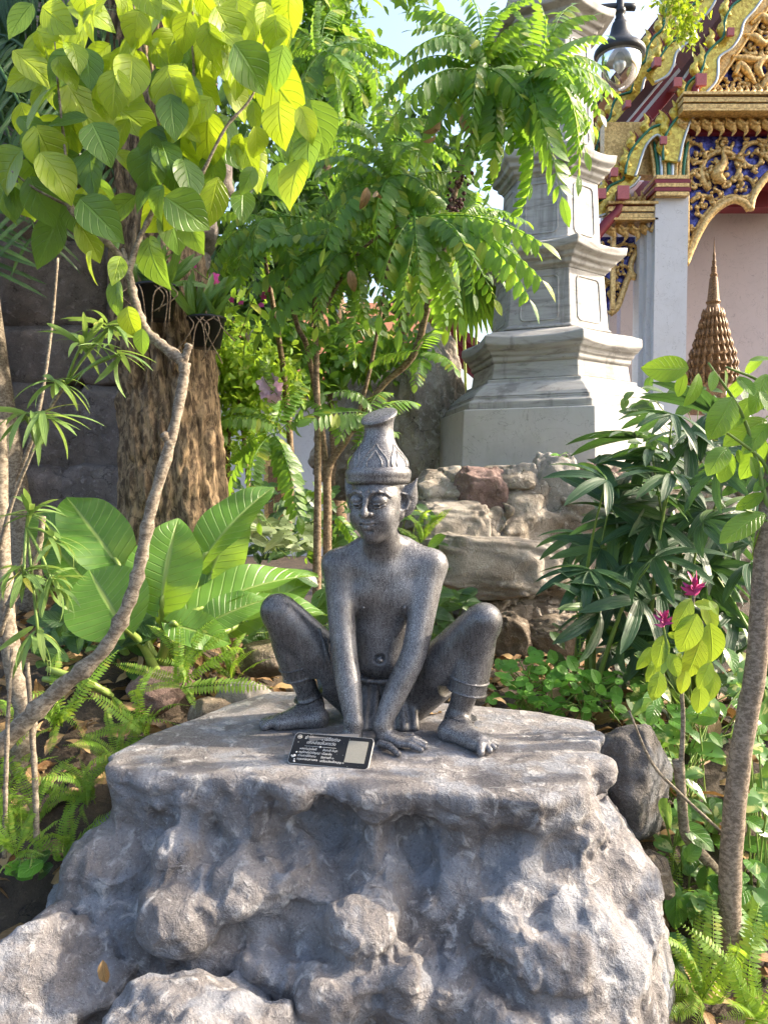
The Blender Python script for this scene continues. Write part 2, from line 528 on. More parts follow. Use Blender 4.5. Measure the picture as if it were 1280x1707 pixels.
MT['pink_stone'] = m_rock('pinkish_stone', (0.15, 0.095, 0.078), (0.26, 0.175, 0.155), (0.36, 0.29, 0.25), None, 0.8, 3.0)
MT['cement'] = m_rock('grey_cement', (0.24, 0.215, 0.185), (0.33, 0.30, 0.265), (0.44, 0.41, 0.37), None, 0.45, 2.5)
MT['mortar'] = m_rock('brown_mortar', (0.10, 0.078, 0.055), (0.18, 0.145, 0.105), (0.28, 0.24, 0.19), None, 0.9, 3.0)
MT['rubble'] = m_rock('pale_brown_rubble', (0.20, 0.165, 0.125), (0.36, 0.315, 0.26), (0.54, 0.50, 0.44), None, 1.0, 2.0, (0.52, 0.68), .9)
MT['limestone_sun_tint'] = m_rock('sun_tinted_pitted_limestone', (0.22, 0.185, 0.145), (0.42, 0.37, 0.31), (0.62, 0.58, 0.52), None, 1.0, 1.8, (.5, .68), .9)  # limestone colour lightened all over, standing in for sunlight on the boulder top
MT['bark_big'] = m_bark('rough_brown_bark', (0.095, 0.064, 0.040), (0.34, 0.24, 0.14), 1.5, 1.0, True)
MT['bark_grey'] = m_bark('grey_smooth_bark', (0.15, 0.12, 0.088), (0.32, 0.275, 0.21), 2.2, 0.5)
MT['bark_brown'] = m_bark('brown_stem_bark', (0.11, 0.075, 0.045), (0.27, 0.20, 0.13), 2.0, 0.5)

def gz(x, y):
    x = np.asarray(x, float); y = np.asarray(y, float)
    z = 0.62 * smooth(1.7, 3.1, y)
    z = z + 0.34 * smooth(-0.35, -1.0, x) * smooth(1.0, 2.6, y) * (1 - smooth(4.0, 7.0, y))
    z = z - 0.02 * smooth(0.5, 1.2, x)
    z = z - 0.45 * smooth(5.5, 8.0, y)
    return z
def ground():
    xs = np.unique(np.r_[np.linspace(-60, -4, 20), np.linspace(-4, 4, 141), np.linspace(4, 60, 20)])
    ys = np.unique(np.r_[np.linspace(-30, 0.4, 14), np.linspace(0.4, 7, 120), np.linspace(7, 90, 30)])
    X, Y = np.meshgrid(xs, ys, indexing='ij')
    Z = gz(X, Y)
    P = np.stack([X, Y, Z * 0], -1)
    near = (np.abs(X) < 4) & (Y > .4) & (Y < 7)
    Z = Z + np.where(near, 0.03 * fbm(P, 5, 4, 3), 0)
    V = np.stack([X, Y, Z], -1).reshape(-1, 3)
    n, m = len(xs), len(ys)
    i, j = np.meshgrid(np.arange(n - 1), np.arange(m - 1), indexing='ij')
    a = (i * m + j).ravel()
    Q = np.stack([a, a + m, a + m + 1, a + 1], 1)
    o = link('ground', np_mesh('ground', V, Q, MT['soil']))
    tag(o, 'dark soil of the planted bed around the rocks', 'ground', kind='structure')
ground()

# ------------------------------------------------------------------ rocks
def rock_mesh(name, rad, seed, mat, cuts=7, amp=0.14, freq=1.6, nu=56, nv=36, cutr=(0.62, 0.9), fine=0.03, soft=0.06):
    rs = np.random.RandomState(seed)
    u = np.linspace(0, 2 * np.pi, nu, endpoint=False); v = np.linspace(0, np.pi, nv)
    U, Vv = np.meshgrid(u, v, indexing='ij')
    D = np.stack([np.cos(U) * np.sin(Vv), np.sin(U) * np.sin(Vv), np.cos(Vv)], -1)
    r = 1 + amp * fbm(D + seed * 3.7, freq, 3, seed % 7)
    for k in range(cuts):
        n = rs.randn(3); n /= np.linalg.norm(n); d = rs.uniform(*cutr)
        c = D @ n
        lim = np.where(c > 0.05, d / np.maximum(c, 0.05), 9)
        # soft minimum so that the arris is worn
        h = np.clip(0.5 + 0.5 * (lim - r) / soft, 0, 1)
        r = lim * (1 - h) + r * h - soft * h * (1 - h)
    P = D * r[..., None]
    P = P * (1 + fine * fbm(P + seed, 7, 3, (seed + 3) % 7))[..., None] * np.array(rad)
    V = P.reshape(-1, 3)
    i, j = np.meshgrid(np.arange(nu), np.arange(nv - 1), indexing='ij')
    a = (i * nv + j).ravel(); b = (((i + 1) % nu) * nv + j).ravel()
    Q = np.stack([a, a + 1, b + 1, b], 1)
    return np_mesh(name, V, Q, mat)
def rock(name, label, c, rad, seed, mat, rot=(0, 0, 0), parent=None, cat='rock', group=None, **kw):
    me = rock_mesh(name, rad, seed, mat, **kw)
    if parent is not None:
        return link(name, me, None, parent, Vector(c) - Vector(parent.location), rot)
    return tag(link(name, me, None, None, c, rot), label, cat, group)

def poly_sdf(P2, poly):
    d = np.full(P2.shape[:-1], 1e9, np.float32); inside = np.zeros(P2.shape[:-1], bool)
    n = len(poly)
    for i in range(n):
        a = np.array(poly[i]); b = np.array(poly[(i + 1) % n]); e = b - a
        w = P2 - a
        t = np.clip((w @ e) / (e @ e), 0, 1)
        d = np.minimum(d, np.linalg.norm(w - t[..., None] * e, axis=-1))
        c1 = (a[1] <= P2[..., 1]) != (b[1] <= P2[..., 1])
        xi = a[0] + (P2[..., 1] - a[1]) / (e[1] if abs(e[1]) > 1e-9 else 1e-9) * e[0]
        inside ^= c1 & (P2[..., 0] < xi)
    return np.where(inside, -d, d)

def pedestal():
    h = .0054
    S = SDF((-1.02, 1.42, -.06), (.88, 2.92, .90), h)
    out = [(176, 1256), (200, 1284), (300, 1290), (440, 1296), (600, 1308), (760, 1322), (900, 1334), (965, 1318), (1002, 1258), (992, 1200), (900, 1184), (800, 1174),
           (700, 1165), (560, 1152), (450, 1150), (385, 1168), (320, 1195), (240, 1224)]
    poly = [tuple(G(x, y, TOPZ))[:2] for x, y in out]
    sl, X = S.block(S.lo, S.lo + S.h * S.n)
    P2 = np.stack(np.broadcast_arrays(X[0][..., 0], X[1][..., 0]), -1)
    d2 = poly_sdf(P2, poly)[:, :, None].astype(np.float32)
    z = X[2]
    P3 = np.stack(np.broadcast_arrays(X[0], X[1], z), -1)[::1]
    def cap(d, top, bot, rnd):
        dz = np.maximum(z - top, bot - z) + rnd; dd = d + rnd
        return np.minimum(np.maximum(dd, dz), 0) + np.sqrt(np.maximum(dd, 0) ** 2 + np.maximum(dz, 0) ** 2) - rnd
    slab = cap(d2, TOPZ + .012, .745, .042)
    off = np.interp(z.ravel(), [0, .3, .45, .6, .70, .80], [-.19, -.18, -.145, -.065, .025, .08]).reshape(z.shape).astype(np.float32)
    core = cap(d2 + off, .81, -.2, .06) * .85
    S.val = np.minimum(slab, 1).astype(np.float32)
    S.merge(sl, core.astype(np.float32), .05, 'add')
    px = 1 / FPX
    def L(x, y, D, r, k=.04, sq=(1, 1, 1)):
        rr = r * px * D
        S.ell(W(x, y, D), (rr * sq[0], rr * sq[1], rr * sq[2]), k)
    # spreading foot
    S.ell((-.08, 2.28, .12), (.76, .52, .40), .10)
    S.ell((-.62, 2.22, .30), (.28, .34, .40), .08)
    S.ell((.40, 2.15, .25), (.36, .40, .44), .08)
    # rim lumps of the overhanging lip
    for x, y, D, r in ((205, 1288, 2.06, 30), (250, 1300, 2.03, 28), (320, 1300, 2.03, 33), (390, 1302, 2.02, 30), (452, 1312, 1.98, 34), (492, 1318, 1.945, 44), (560, 1318, 1.99, 30), (612, 1340, 1.93, 38), (655, 1335, 1.94, 42),
                       (715, 1345, 1.95, 35), (770, 1352, 1.94, 40), (835, 1350, 1.93, 42), (900, 1358, 1.91, 44), (948, 1325, 1.93, 40), (955, 1370, 1.95, 38), (1000, 1285, 2.1, 30), (985, 1218, 2.3, 24)):
        L(x, y, D, r, .03)
    # drips and hollows under the lip
    for pts, r in (([(352, 1345, 2.08), (355, 1380, 2.07), (350, 1395, 2.08)], 24), ([(415, 1330, 2.03), (425, 1385, 2.0), (430, 1425, 2.0)], 32), ([(470, 1350, 2.02), (475, 1390, 2.03)], 24),
                   ([(225, 1330, 2.08), (215, 1380, 2.08), (190, 1440, 2.06)], 36), ([(630, 1370, 1.98), (628, 1410, 1.97), (640, 1450, 1.97)], 36), ([(720, 1380, 1.98), (730, 1450, 1.96), (760, 1500, 1.94)], 34),
                   ([(800, 1390, 1.95), (815, 1450, 1.93), (830, 1500, 1.92)], 40), ([(880, 1400, 1.93), (870, 1460, 1.92), (845, 1540, 1.9)], 40), ([(950, 1400, 1.96), (935, 1470, 1.93), (925, 1540, 1.9)], 42)):
        S.limb([tuple(W(p[0], p[1], p[2] - .005)) for p in pts], [r * px * pts[0][2] * f for f in np.linspace(1, .8, len(pts))], .04, 6)
    # bosses lower down
    for x, y, D, r, sq in ((290, 1432, 1.93, 44, (1, 1, 1)), (300, 1535, 1.84, 62, (1, 1, .85)), (165, 1440, 2.02, 55, (1, 1, 1.2)), (400, 1500, 1.86, 45, (1.3, 1, .7)), (600, 1540, 1.80, 74, (1, .8, .8)), (640, 1425, 1.92, 40, (1, 1, 1)),
                           (520, 1420, 1.96, 40, (1, 1, 1.2)), (690, 1640, 1.74, 70, (1, .8, 1)), (770, 1570, 1.84, 60, (1, 1, 1)), (900, 1600, 1.78, 95, (1.1, .8, .9)), (985, 1600, 1.82, 88, (1, 1, 1)), (1005, 1480, 1.98, 82, (1, 1, 1)), (1040, 1540, 1.95, 55, (1, 1, 1.1)),
                           (960, 1690, 1.80, 80, (1, 1, 1)), (560, 1660, 1.72, 60, (1.2, .8, .7)), (460, 1600, 1.80, 50, (1.2, 1, .7)), (830, 1690, 1.74, 70, (1, 1, .9)), (1000, 1390, 2.06, 45, (1, 1, 1.2))):
        L(x, y, D + .02, r, .05, sq)
    S.limb([tuple(W(350, 1495, 1.91)), tuple(W(430, 1475, 1.90)), tuple(W(500, 1480, 1.90)), tuple(W(540, 1450, 1.94))], [.04, .05, .045, .035], .05, 8)
    # pits
    for x, y, D, r in ((560, 1370, 1.95, 34), (690, 1410, 1.92, 26), (700, 1560, 1.78, 34), (480, 1545, 1.8, 34), (830, 1640, 1.72, 30), (640, 1600, 1.72, 24)):
        rr = r * px * D
        S.ell(W(x, y, D - .02), (rr, rr, rr), .06, 'sub')
    # long grooves and folds down the face
    for pts, r in (([(560, 1360), (545, 1420), (560, 1480)], 20), ([(690, 1390), (700, 1450), (680, 1520)], 18), ([(850, 1400), (780, 1480), (740, 1560), (720, 1640)], 20), ([(920, 1440), (890, 1530), (960, 1540)], 18), ([(380, 1560), (470, 1570), (560, 1590)], 18), ([(240, 1400), (230, 1460), (215, 1520)], 16), ([(780, 1600), (860, 1660), (940, 1690)], 22)):
        def hit(x, y):
            for D in np.arange(1.5, 2.4, .006):
                q = W(x, y, D); i = np.round((np.array(q) - S.lo) / S.h).astype(int)
                if (i >= 0).all() and (i < S.n).all() and S.val[tuple(i)] < 0: return tuple(q)
            return tuple(W(x, y, 2.0))
        cpts = [hit(x, y) for x, y in curve_pts(pts, 8)]
        S.limb(cpts, [r * px * 1.9 * (.5 + .5 * math.sin(math.pi * (k + .5) / len(cpts))) for k in range(len(cpts))], .045, 10, 'sub')
    def nz(P):
        a = .019 * fbm(P, 6.5, 3, 2) + .0055 * fbm(P, 30, 3, 5)
        a += .007 * np.maximum(0, 1 - np.abs(vnoise(P, 9, 4)) * 4) - .004 * np.maximum(0, 1 - np.abs(vnoise(P, 17, 6)) * 4)
        top = smooth(TOPZ - .045, TOPZ - .008, P[..., 2])
        return a * (1 - top * .9)
    S.warp(nz)
    # flat trodden top
    S.merge(sl, (TOPZ + .0005 - z + np.float32(0) * S.val * 0 + .0035 * fbm(np.stack([P3[..., 0], P3[..., 1], P3[..., 2] * 0], -1)[:, :, :1], 9, 3, 6).astype(np.float32)).astype(np.float32), .014, 'sub')
    V, Q = S.nets()
    V, Q = keep(V, Q, V[:, 2] > -.04)
    o = link('rock_pedestal', np_mesh('rock_pedestal', V - np.array((0, 2.2, 0)), Q, MT['pedestal']), None, None, (0, 2.2, 0))
    tag(o, 'big lumpy grey rock with a flat overhanging top under the bronze statue', 'rock')
pedestal()

rock('garden_rock', 'rounded grey rock merging into the lower left foot of the pedestal', W(40, 1705, 1.86), (.30, .26, .30), 3, MT['pedestal'], (0.25, 0.35, 0.4), nu=130, nv=90, amp=.3, fine=.05, soft=.10)
rock('garden_rock', 'low lumpy grey rock lying in front of the pedestal foot', W(395, 1815, 1.68), (.30, .22, .21), 8, MT['pedestal'], (0, .1, .2), nu=130, nv=90, cuts=5, amp=.24, fine=.05, soft=.10)
rock('garden_rock', 'rough brown rock wedged behind the right end of the pedestal', W(1050, 1300, 2.55), (.17, .16, .20), 12, MT['grey_rock'], (0.1, .3, .2), nu=70, nv=46)
rock('garden_rock', 'rounded stone among pothos leaves below the brown rock', W(1085, 1462, 2.35), (.075, .07, .07), 14, MT['limestone'])
rock('garden_rock', 'reddish-brown stone beside the fern behind the left end of the pedestal', W(272, 1150, 2.78), (.13, .10, .085), 17, MT['pink_stone'], (0, 0, .4))
rock('garden_rock', 'tan stone in the litter behind the statue\'s bent left-hand knee', W(452, 1098, 2.95), (.12, .1, .08), 21, MT['limestone'])
rock('garden_rock', 'pale flat stone at the back left edge of the pedestal top', W(408, 1165, 2.74), (.10, .07, .06), 25, MT['cement'])
rock('garden_rock', 'small sandy stone under the fern at the pedestal\'s left back edge', W(352, 1190, 2.62), (.09, .07, .055), 27, MT['limestone'])
rock('garden_rock', 'brown stone half hidden behind the statue\'s ankle in the litter', W(560, 1118, 3.0), (.10, .08, .06), 29, MT['limestone'])

# ------------------------------------------------------------------ mauve artificial-rock wall on the left
def left_wall():
    base = Vector((-2.3, 4.05, 0.4))
    root = thing('rock_wall', 'dark mauve rock-block wall behind the big tree trunk', 'wall', base)
    g = Geo(); g.box((-2.65, 4.33, 2.4), (2.9, .5, 4.4)); g.obj('wall_core', MT['wall_rock'], root)
    rs = random.Random(4)
    y = 900
    row = 0
    while y > -120:
        hgt = rs.choice([95, 120, 135, 110])
        x = -260 + (row % 2) * 70
        while x < 235:
            w = rs.choice([150, 190, 230])
            D = 4.02
            c = W(x + w / 2, y - hgt / 2, D)
            rad = (w / FPX * D * .60, .17, hgt / FPX * D * .60)
            me = rock_mesh('stone', rad, rs.randint(0, 999), MT['wall_rock'], cuts=10, amp=.10, nu=44, nv=28, cutr=(.74, .9), fine=.05)
            # squarer blocks
            co = np.empty(len(me.vertices) * 3, np.float32); me.vertices.foreach_get('co', co); co = co.reshape(-1, 3)
            q = co / np.array(rad); q = np.sign(q) * np.abs(q) ** .5; co = q * np.array(rad)
            me.vertices.foreach_set('co', co.ravel().astype(np.float32)); me.update()
            link('stone', me, None, root, c - base, (0, 0, rs.uniform(-.08, .08)))
            x += w
        y -= hgt
        row += 1
left_wall()

# ------------------------------------------------------------------ big trunk
def big_tree():
    base = Vector((W(285, 880, 3.5).x, 3.55, .80))
    root = thing('old_tree', 'thick old tree trunk with deeply ridged brown bark', 'tree', base)
    nu, nv = 160, 240
    th = np.linspace(0, 2 * np.pi, nu, endpoint=False); t = np.linspace(0, 1, nv)
    T, U = np.meshgrid(t, th, indexing='ij')
    z = .55 + T * 4.2
    cx = base.x + .0 + .02 * np.sin(z * 1.3) - .03 * (z - 1.2)
    r = .205 + .10 * np.exp(-(z - .7) * 2.6) - .028 * (z - 1.2)
    r = np.maximum(r, .12) * (1 + .05 * np.cos(3 * U + 1 + z * .5) + .03 * np.cos(7 * U + z))
    P = np.stack([np.cos(U) * 1.0, np.sin(U), z * .25], -1)
    ridge = fbm(P * 1.0 + 3, 5.5, 3, 1)
    crack = np.abs(vnoise(np.stack([np.cos(U) * .6, np.sin(U) * .6, z * .42], -1), 13, 2))
    plates = np.abs(vnoise(np.stack([np.cos(U) * .6, np.sin(U) * .6, z * 1.4], -1), 9, 5))
    r = r + .020 * ridge + .026 * np.minimum(crack, .35) / .35 + .012 * np.minimum(plates, .3) / .3 + .006 * fbm(P * 6, 5, 3, 3)
    V = np.stack([cx + r * np.cos(U), 3.55 + r * np.sin(U), z], -1).reshape(-1, 3) - np.array(base)
    i, j = np.meshgrid(np.arange(nv - 1), np.arange(nu), indexing='ij')
    a = (i * nu + j).ravel(); b = (i * nu + (j + 1) % nu).ravel()
    link('trunk', np_mesh('trunk', V, np.stack([a, b, b + nu, a + nu], 1), MT['bark_big']), None, root)
    return root
old_tree = big_tree()

# ------------------------------------------------------------------ hexagonal stone pagoda on rubble
def m_marble():
    t = NT('weathered_grey_stone'); p = t.world()
    mp = t.n('Mapping', {'Vector': p, 'Scale': (1.2, 1.2, 7.0)}).outputs[0]
    n1 = t.noise(3.0, 6, 0.65, mp, 0.8); n2 = t.noise(2.0, 5, 0.6, p); n3 = t.noise(60, 4, 0.7, p)
    col = t.mix(t.mask(n1, .34, .66), (0.33, 0.318, 0.298), (0.43, 0.42, 0.40))
    col = t.mix(t.math('MULTIPLY', t.mask(n1, .46, .34), .55), col, (0.19, 0.182, 0.17))
    col = t.mix(t.math('MULTIPLY', t.mask(n2, .56, .74), .5), col, (0.20, 0.19, 0.175))
    col = t.mix(t.math('MULTIPLY', t.mask(n3, .6, .75), .3), col, (0.30, 0.28, 0.25))
    st = t.noise(7.0, 5, .65, t.n('Mapping', {'Vector': p, 'Scale': (1, 1, .10)}).outputs[0])
    col = t.mix(t.math('MULTIPLY', t.mask(st, .52, .66), .5), col, (0.13, 0.125, 0.115))
    col = t.mix(t.math('MULTIPLY', t.mask(t.noise(11, 5, .7, p), .60, .70), .45), col, (0.12, 0.115, 0.10))
    t.pbr(col, .7, 0, t.bump(t.math('ADD', n1, t.math('MULTIPLY', n3, .3)), .3, .01), .3); return t.m
MT['pagoda_stone'] = m_marble()
def m_plaster(name, col, grime):
    t = NT(name); p = t.world()
    n2 = t.noise(2.5, 6, 0.65, p); n3 = t.noise(22, 6, 0.7, t.n('Mapping', {'Vector': p, 'Scale': (1, 1, .4)}).outputs[0])
    c = t.mix(t.math('MULTIPLY', t.mask(n2, .42, .72), .45), col, grime)
    c = t.mix(t.math('MULTIPLY', t.mask(n3, .56, .74), .55), c, grime)
    crack = t.math('ABSOLUTE', t.math('SUBTRACT', t.noise(4.2, 4, .6, p, 1.2), .5))
    c = t.mix(t.math('MULTIPLY', t.mask(crack, .006, .0), .6), c, tuple(g * .5 for g in grime))
    t.pbr(c, .8, 0, t.bump(n3, .25, .008), .25); return t.m
MT['plaster'] = m_plaster('stained_white_plaster', (0.52, 0.51, 0.50), (0.34, 0.325, 0.305))
PCX, PCY, PA = 1.24, 5.9, R(-82)
def hexring(r, z, up=0.0, n=10, wob=0.0):
    pts = []
    for k in range(6):
        a0, a1 = PA + k * math.pi / 3, PA + (k + 1) * math.pi / 3
        p0 = np.array((math.cos(a0), math.sin(a0))) * r; p1 = np.array((math.cos(a1), math.sin(a1))) * r
        for j in range(n):
            t = j / n
            q = p0 * (1 - t) + p1 * t
            u = abs(2 * t - 1) ** 2.6
            q = q * (1 + up * .35 * u)
            w = wob * math.sin(j * 2.3 + k * 1.9 + z * 31) if wob else 0
            pts.append((PCX + q[0], PCY + q[1], z + up * u * .5 + w))
    return pts
def hexsolid(g, rings, n=10):
    V = []; F = []
    m = 6 * n
    for r in rings: V += hexring(*r, n=n) if len(r) < 4 else hexring(r[0], r[1], r[2], n, r[3])
    for i in range(len(rings) - 1):
        for k in range(m):
            k2 = (k + 1) % m
            F.append((i * m + k, i * m + k2, (i + 1) * m + k2, (i + 1) * m + k))
    F.append(tuple(range(m))[::-1]); F.append(tuple(range((len(rings) - 1) * m, len(rings) * m)))
    g.add(V, F)
def pagoda():
    z = lambda py, r: CAMZ + (HORIZON - py) / FPX * (PCY - r)
    base = Vector((PCX, PCY, z(790, .87)))
    root = thing('stone_pagoda', 'tapering hexagonal grey stone pagoda on a white plastered plinth', 'pagoda', base)
    def part(name, rings, mat, lab=None):
        g = Geo(); hexsolid(g, rings)
        o = g.obj(name, mat, root, smooth=False)
        m = o.modifiers.new('bevel', 'BEVEL'); m.width = .008; m.segments = 2; m.limit_method = 'ANGLE'; m.angle_limit = R(25)
        if lab: o['label'] = lab
        return o
    part('plinth', [(.90, z(800, .88), 0, .0), (.875, z(676, .868), 0, .0)], MT['plaster'], 'stained white plaster plinth')
    zz = z(676, .868)
    part('base_moulding', [(.83, zz), (.83, z(664, .83)), (.79, z(660, .80)), (.79, z(655, .80))], MT['pagoda_stone'])
    part('base_moulding', [(.785, z(655, .785)), (.76, z(649, .76)), (.68, z(636, .68)), (.645, z(633, .64)), (.645, z(627, .64))], MT['pagoda_stone'])
    part('shaft', [(.60, z(627, .60)), (.578, z(597, .58))], MT['pagoda_stone'])
    part('cornice', [(.585, z(599, .6), 0), (.60, z(596, .6), .01), (.60, z(589, .6), .012), (.615, z(587, .62), .014), (.625, z(580, .63), .016), (.645, z(577, .64), .02), (.668, z(570, .66), .05), (.665, z(556, .66), .05), (.60, z(549, .6), .02), (.47, z(546, .47), .0)], MT['pagoda_stone'])
    def tier(y0, y1, r0, r1, cr):
        part('shaft', [(r0 + .02, z(y0, r0)), (r0 + .02, z(y0 - 4, r0)), (r0, z(y0 - 6, r0)), (r1, z(y1, r1))], MT['pagoda_stone'])
        # raised panel outline on every face
        for k in range(6):
            a = PA + (k + .5) * math.pi / 3
            nrm = Vector((math.cos(a), math.sin(a), 0)); tan = Vector((-math.sin(a), math.cos(a), 0))
            ap0, ap1 = r0 * math.cos(math.pi / 6), r1 * math.cos(math.pi / 6)
            za, zb = z(y0 - 14, r0), z(y1 + 12, r1)
            hw0, hw1 = r0 * .5 * .62, r1 * .5 * .62
            pts = []
            cr_ = .035
            for (sx, sz) in ((-1, 0), (1, 0), (1, 1), (-1, 1)):
                for q in range(5):
                    th = {(-1, 0): math.pi, (1, 0): 1.5 * math.pi, (1, 1): 0, (-1, 1): .5 * math.pi}[(sx, sz)] + q / 4 * math.pi / 2
                    zz_ = (za + cr_ if sz == 0 else zb - cr_) + cr_ * math.sin(th)
                    f = (zz_ - z(y0, r0)) / (z(y1, r1) - z(y0, r0))
                    hw = hw0 + (hw1 - hw0) * f
                    x_ = sx * (hw - cr_) + cr_ * math.cos(th)
                    ap = ap0 + (ap1 - ap0) * f
                    pts.append(Vector((PCX, PCY, zz_)) + nrm * (ap + .001) + tan * x_)
            pts.append(pts[0]); 
            g = Geo(); g.tube(pts, .0075, 6, cap=False); g.obj('panel_border', MT['pagoda_stone'], root)
        zt = y1
        part('cornice', [(r1 + .01, z(zt + 1, r1)), (r1 + .015, z(zt - 3, r1), .006), (r1 + .045, z(zt - 5, r1), .01), (r1 + .05, z(zt - 12, r1), .012), (r1 + .085, z(zt - 14, r1), .016), (r1 + .09, z(zt - 20, r1), .02),
                         (r1 + cr - .01, z(zt - 24, r1), .05), (r1 + cr, z(zt - 36, r1), .06), (r1 + cr * .5, z(zt - 42, r1), .02), (r1 - .03, z(zt - 45, r1), 0)], MT['pagoda_stone'])
    tier(546, 448, .44, .405, .155)
    tier(403, 296, .375, .35, .13)
    tier(251, 62, .325, .29, .17)
    part('roof_cap', [(.27, z(20, .27)), (.25, z(-40, .25)), (.33, z(-60, .3), .1), (.05, z(-110, .2))], MT['pagoda_stone'])
    # dark scrawl on the moulding, as on the stone
    return root
pagoda()

def rubble():
    base = Vector((1.1, 5.2, .5))
    root = thing('rubble_mound', 'mound of mortared brown and pale stones carrying the white plinth', 'stonework', base)
    S = SDF((.02, 4.15, .40), (2.75, 6.6, 1.86), .0125)
    S.ell((1.30, 5.75, 1.02), (1.20, 1.10, .80), .1)
    for x, y, D, rx, rz in ((770, 840, 4.92, .26, .20), (870, 840, 4.88, .34, .30), (970, 850, 4.90, .36, .32), (1060, 870, 4.98, .36, .36), (800, 905, 4.80, .42, .26), (740, 890, 4.85, .2, .28), (920, 950, 4.88, .40, .26), (1020, 990, 4.9, .40, .32), (1120, 990, 5.0, .40, .40),
                            (740, 960, 4.75, .18, .16), (860, 1020, 4.85, .36, .16), (950, 1060, 4.7, .34, .20), (850, 1070, 4.62, .20, .14), (1200, 900, 5.2, .4, .5), (730, 850, 4.95, .18, .20)):
        S.ell(W(x, y, D), (rx, .30, rz), .05)
    # flat the top under the plinth
    zt = CAMZ + (HORIZON - 776) / FPX * 5.03
    def nz(P):
        n = .060 * fbm(P, 3.4, 3, 1) + .020 * fbm(P, 13, 3, 4)
        lay = np.abs(vnoise(P * np.array((1, 1, 3.2)), 3.0, 6))
        crk = np.abs(vnoise(P, 4.6, 3))
        return n + .030 * np.maximum(0, 1 - lay * 9) + .045 * np.maximum(0, 1 - crk * 11)
    S.warp(nz)
    sl, X = S.block(S.lo, S.lo + S.h * S.n)
    S.merge(sl, np.broadcast_to((zt - X[2]).astype(np.float32), S.val.shape), .02, 'sub')
    V, Q = S.nets()
    link('rock_mass', np_mesh('rock_mass', V - np.array(base), Q, MT['rubble']), None, root)
    def st(px, py, D, w, h, d, mat, seed, rot=(0, 0, 0), sq=.7, lab=None):
        rad = (w / FPX * D / 2, d, h / FPX * D / 2)
        me = rock_mesh('stone', rad, seed, mat, cuts=14 if sq > .6 else 9, amp=.20 if sq > .6 else .16, nu=84, nv=54, cutr=(.66, .92), fine=.075 if sq > .6 else .11, soft=.02)
        co = np.empty(len(me.vertices) * 3, np.float32); me.vertices.foreach_get('co', co); co = co.reshape(-1, 3)
        q = co / np.array(rad); q = np.sign(q) * np.abs(q) ** sq; co = q * np.array(rad)
        me.vertices.foreach_set('co', co.ravel().astype(np.float32)); me.update()
        o = link('stone', me, None, root, W(px, py, D + .03) - base, rot)
        if lab: o['label'] = lab
    st(800, 838, 4.75, 125, 120, .22, MT['pink_stone'], 31, lab='reddish stone under the plinth corner')
    st(868, 828, 4.78, 85, 115, .2, MT['cement'], 32, lab='smooth tan stone')
    st(915, 850, 4.80, 110, 190, .22, MT['cement'], 33, (0, .1, 0))
    st(985, 850, 4.85, 120, 160, .25, MT['pink_stone'], 35)
    st(752, 880, 4.60, 135, 96, .25, MT['pale_block'], 38, (0, -.06, .1), sq=.6, lab='pale weathered cut block')
    st(815, 938, 4.52, 255, 112, .28, MT['pale_block'], 40, (0, .05, -.06), sq=.56, lab='long pale cut block with worn face')
    st(845, 1060, 4.3, 100, 90, .15, MT['limestone'], 44, (0, .5, 0))
    st(925, 1062, 4.3, 110, 70, .15, MT['limestone'], 45, (0, -.2, 0))
rubble()
rock('boulder', 'tall craggy brown limestone boulder behind the statue\'s hat', W(715, 740, 6.3), (.44, .34, .98), 52, MT['limestone_sun_tint'], (0, 0, .3), cuts=12, amp=.32, nu=150, nv=110, freq=1.9, fine=.06, soft=.03)
rock('boulder', 'grey pitted boulder behind the thin stems left of the tall boulder', W(610, 740, 6.5), (.55, .4, .62), 57, MT['limestone_sun_tint'], (0, 0, .9), cuts=10, amp=.3, nu=120, nv=90, freq=1.9, fine=.06, soft=.03)

# ------------------------------------------------------------------ the bronze hermit squatting on the rock

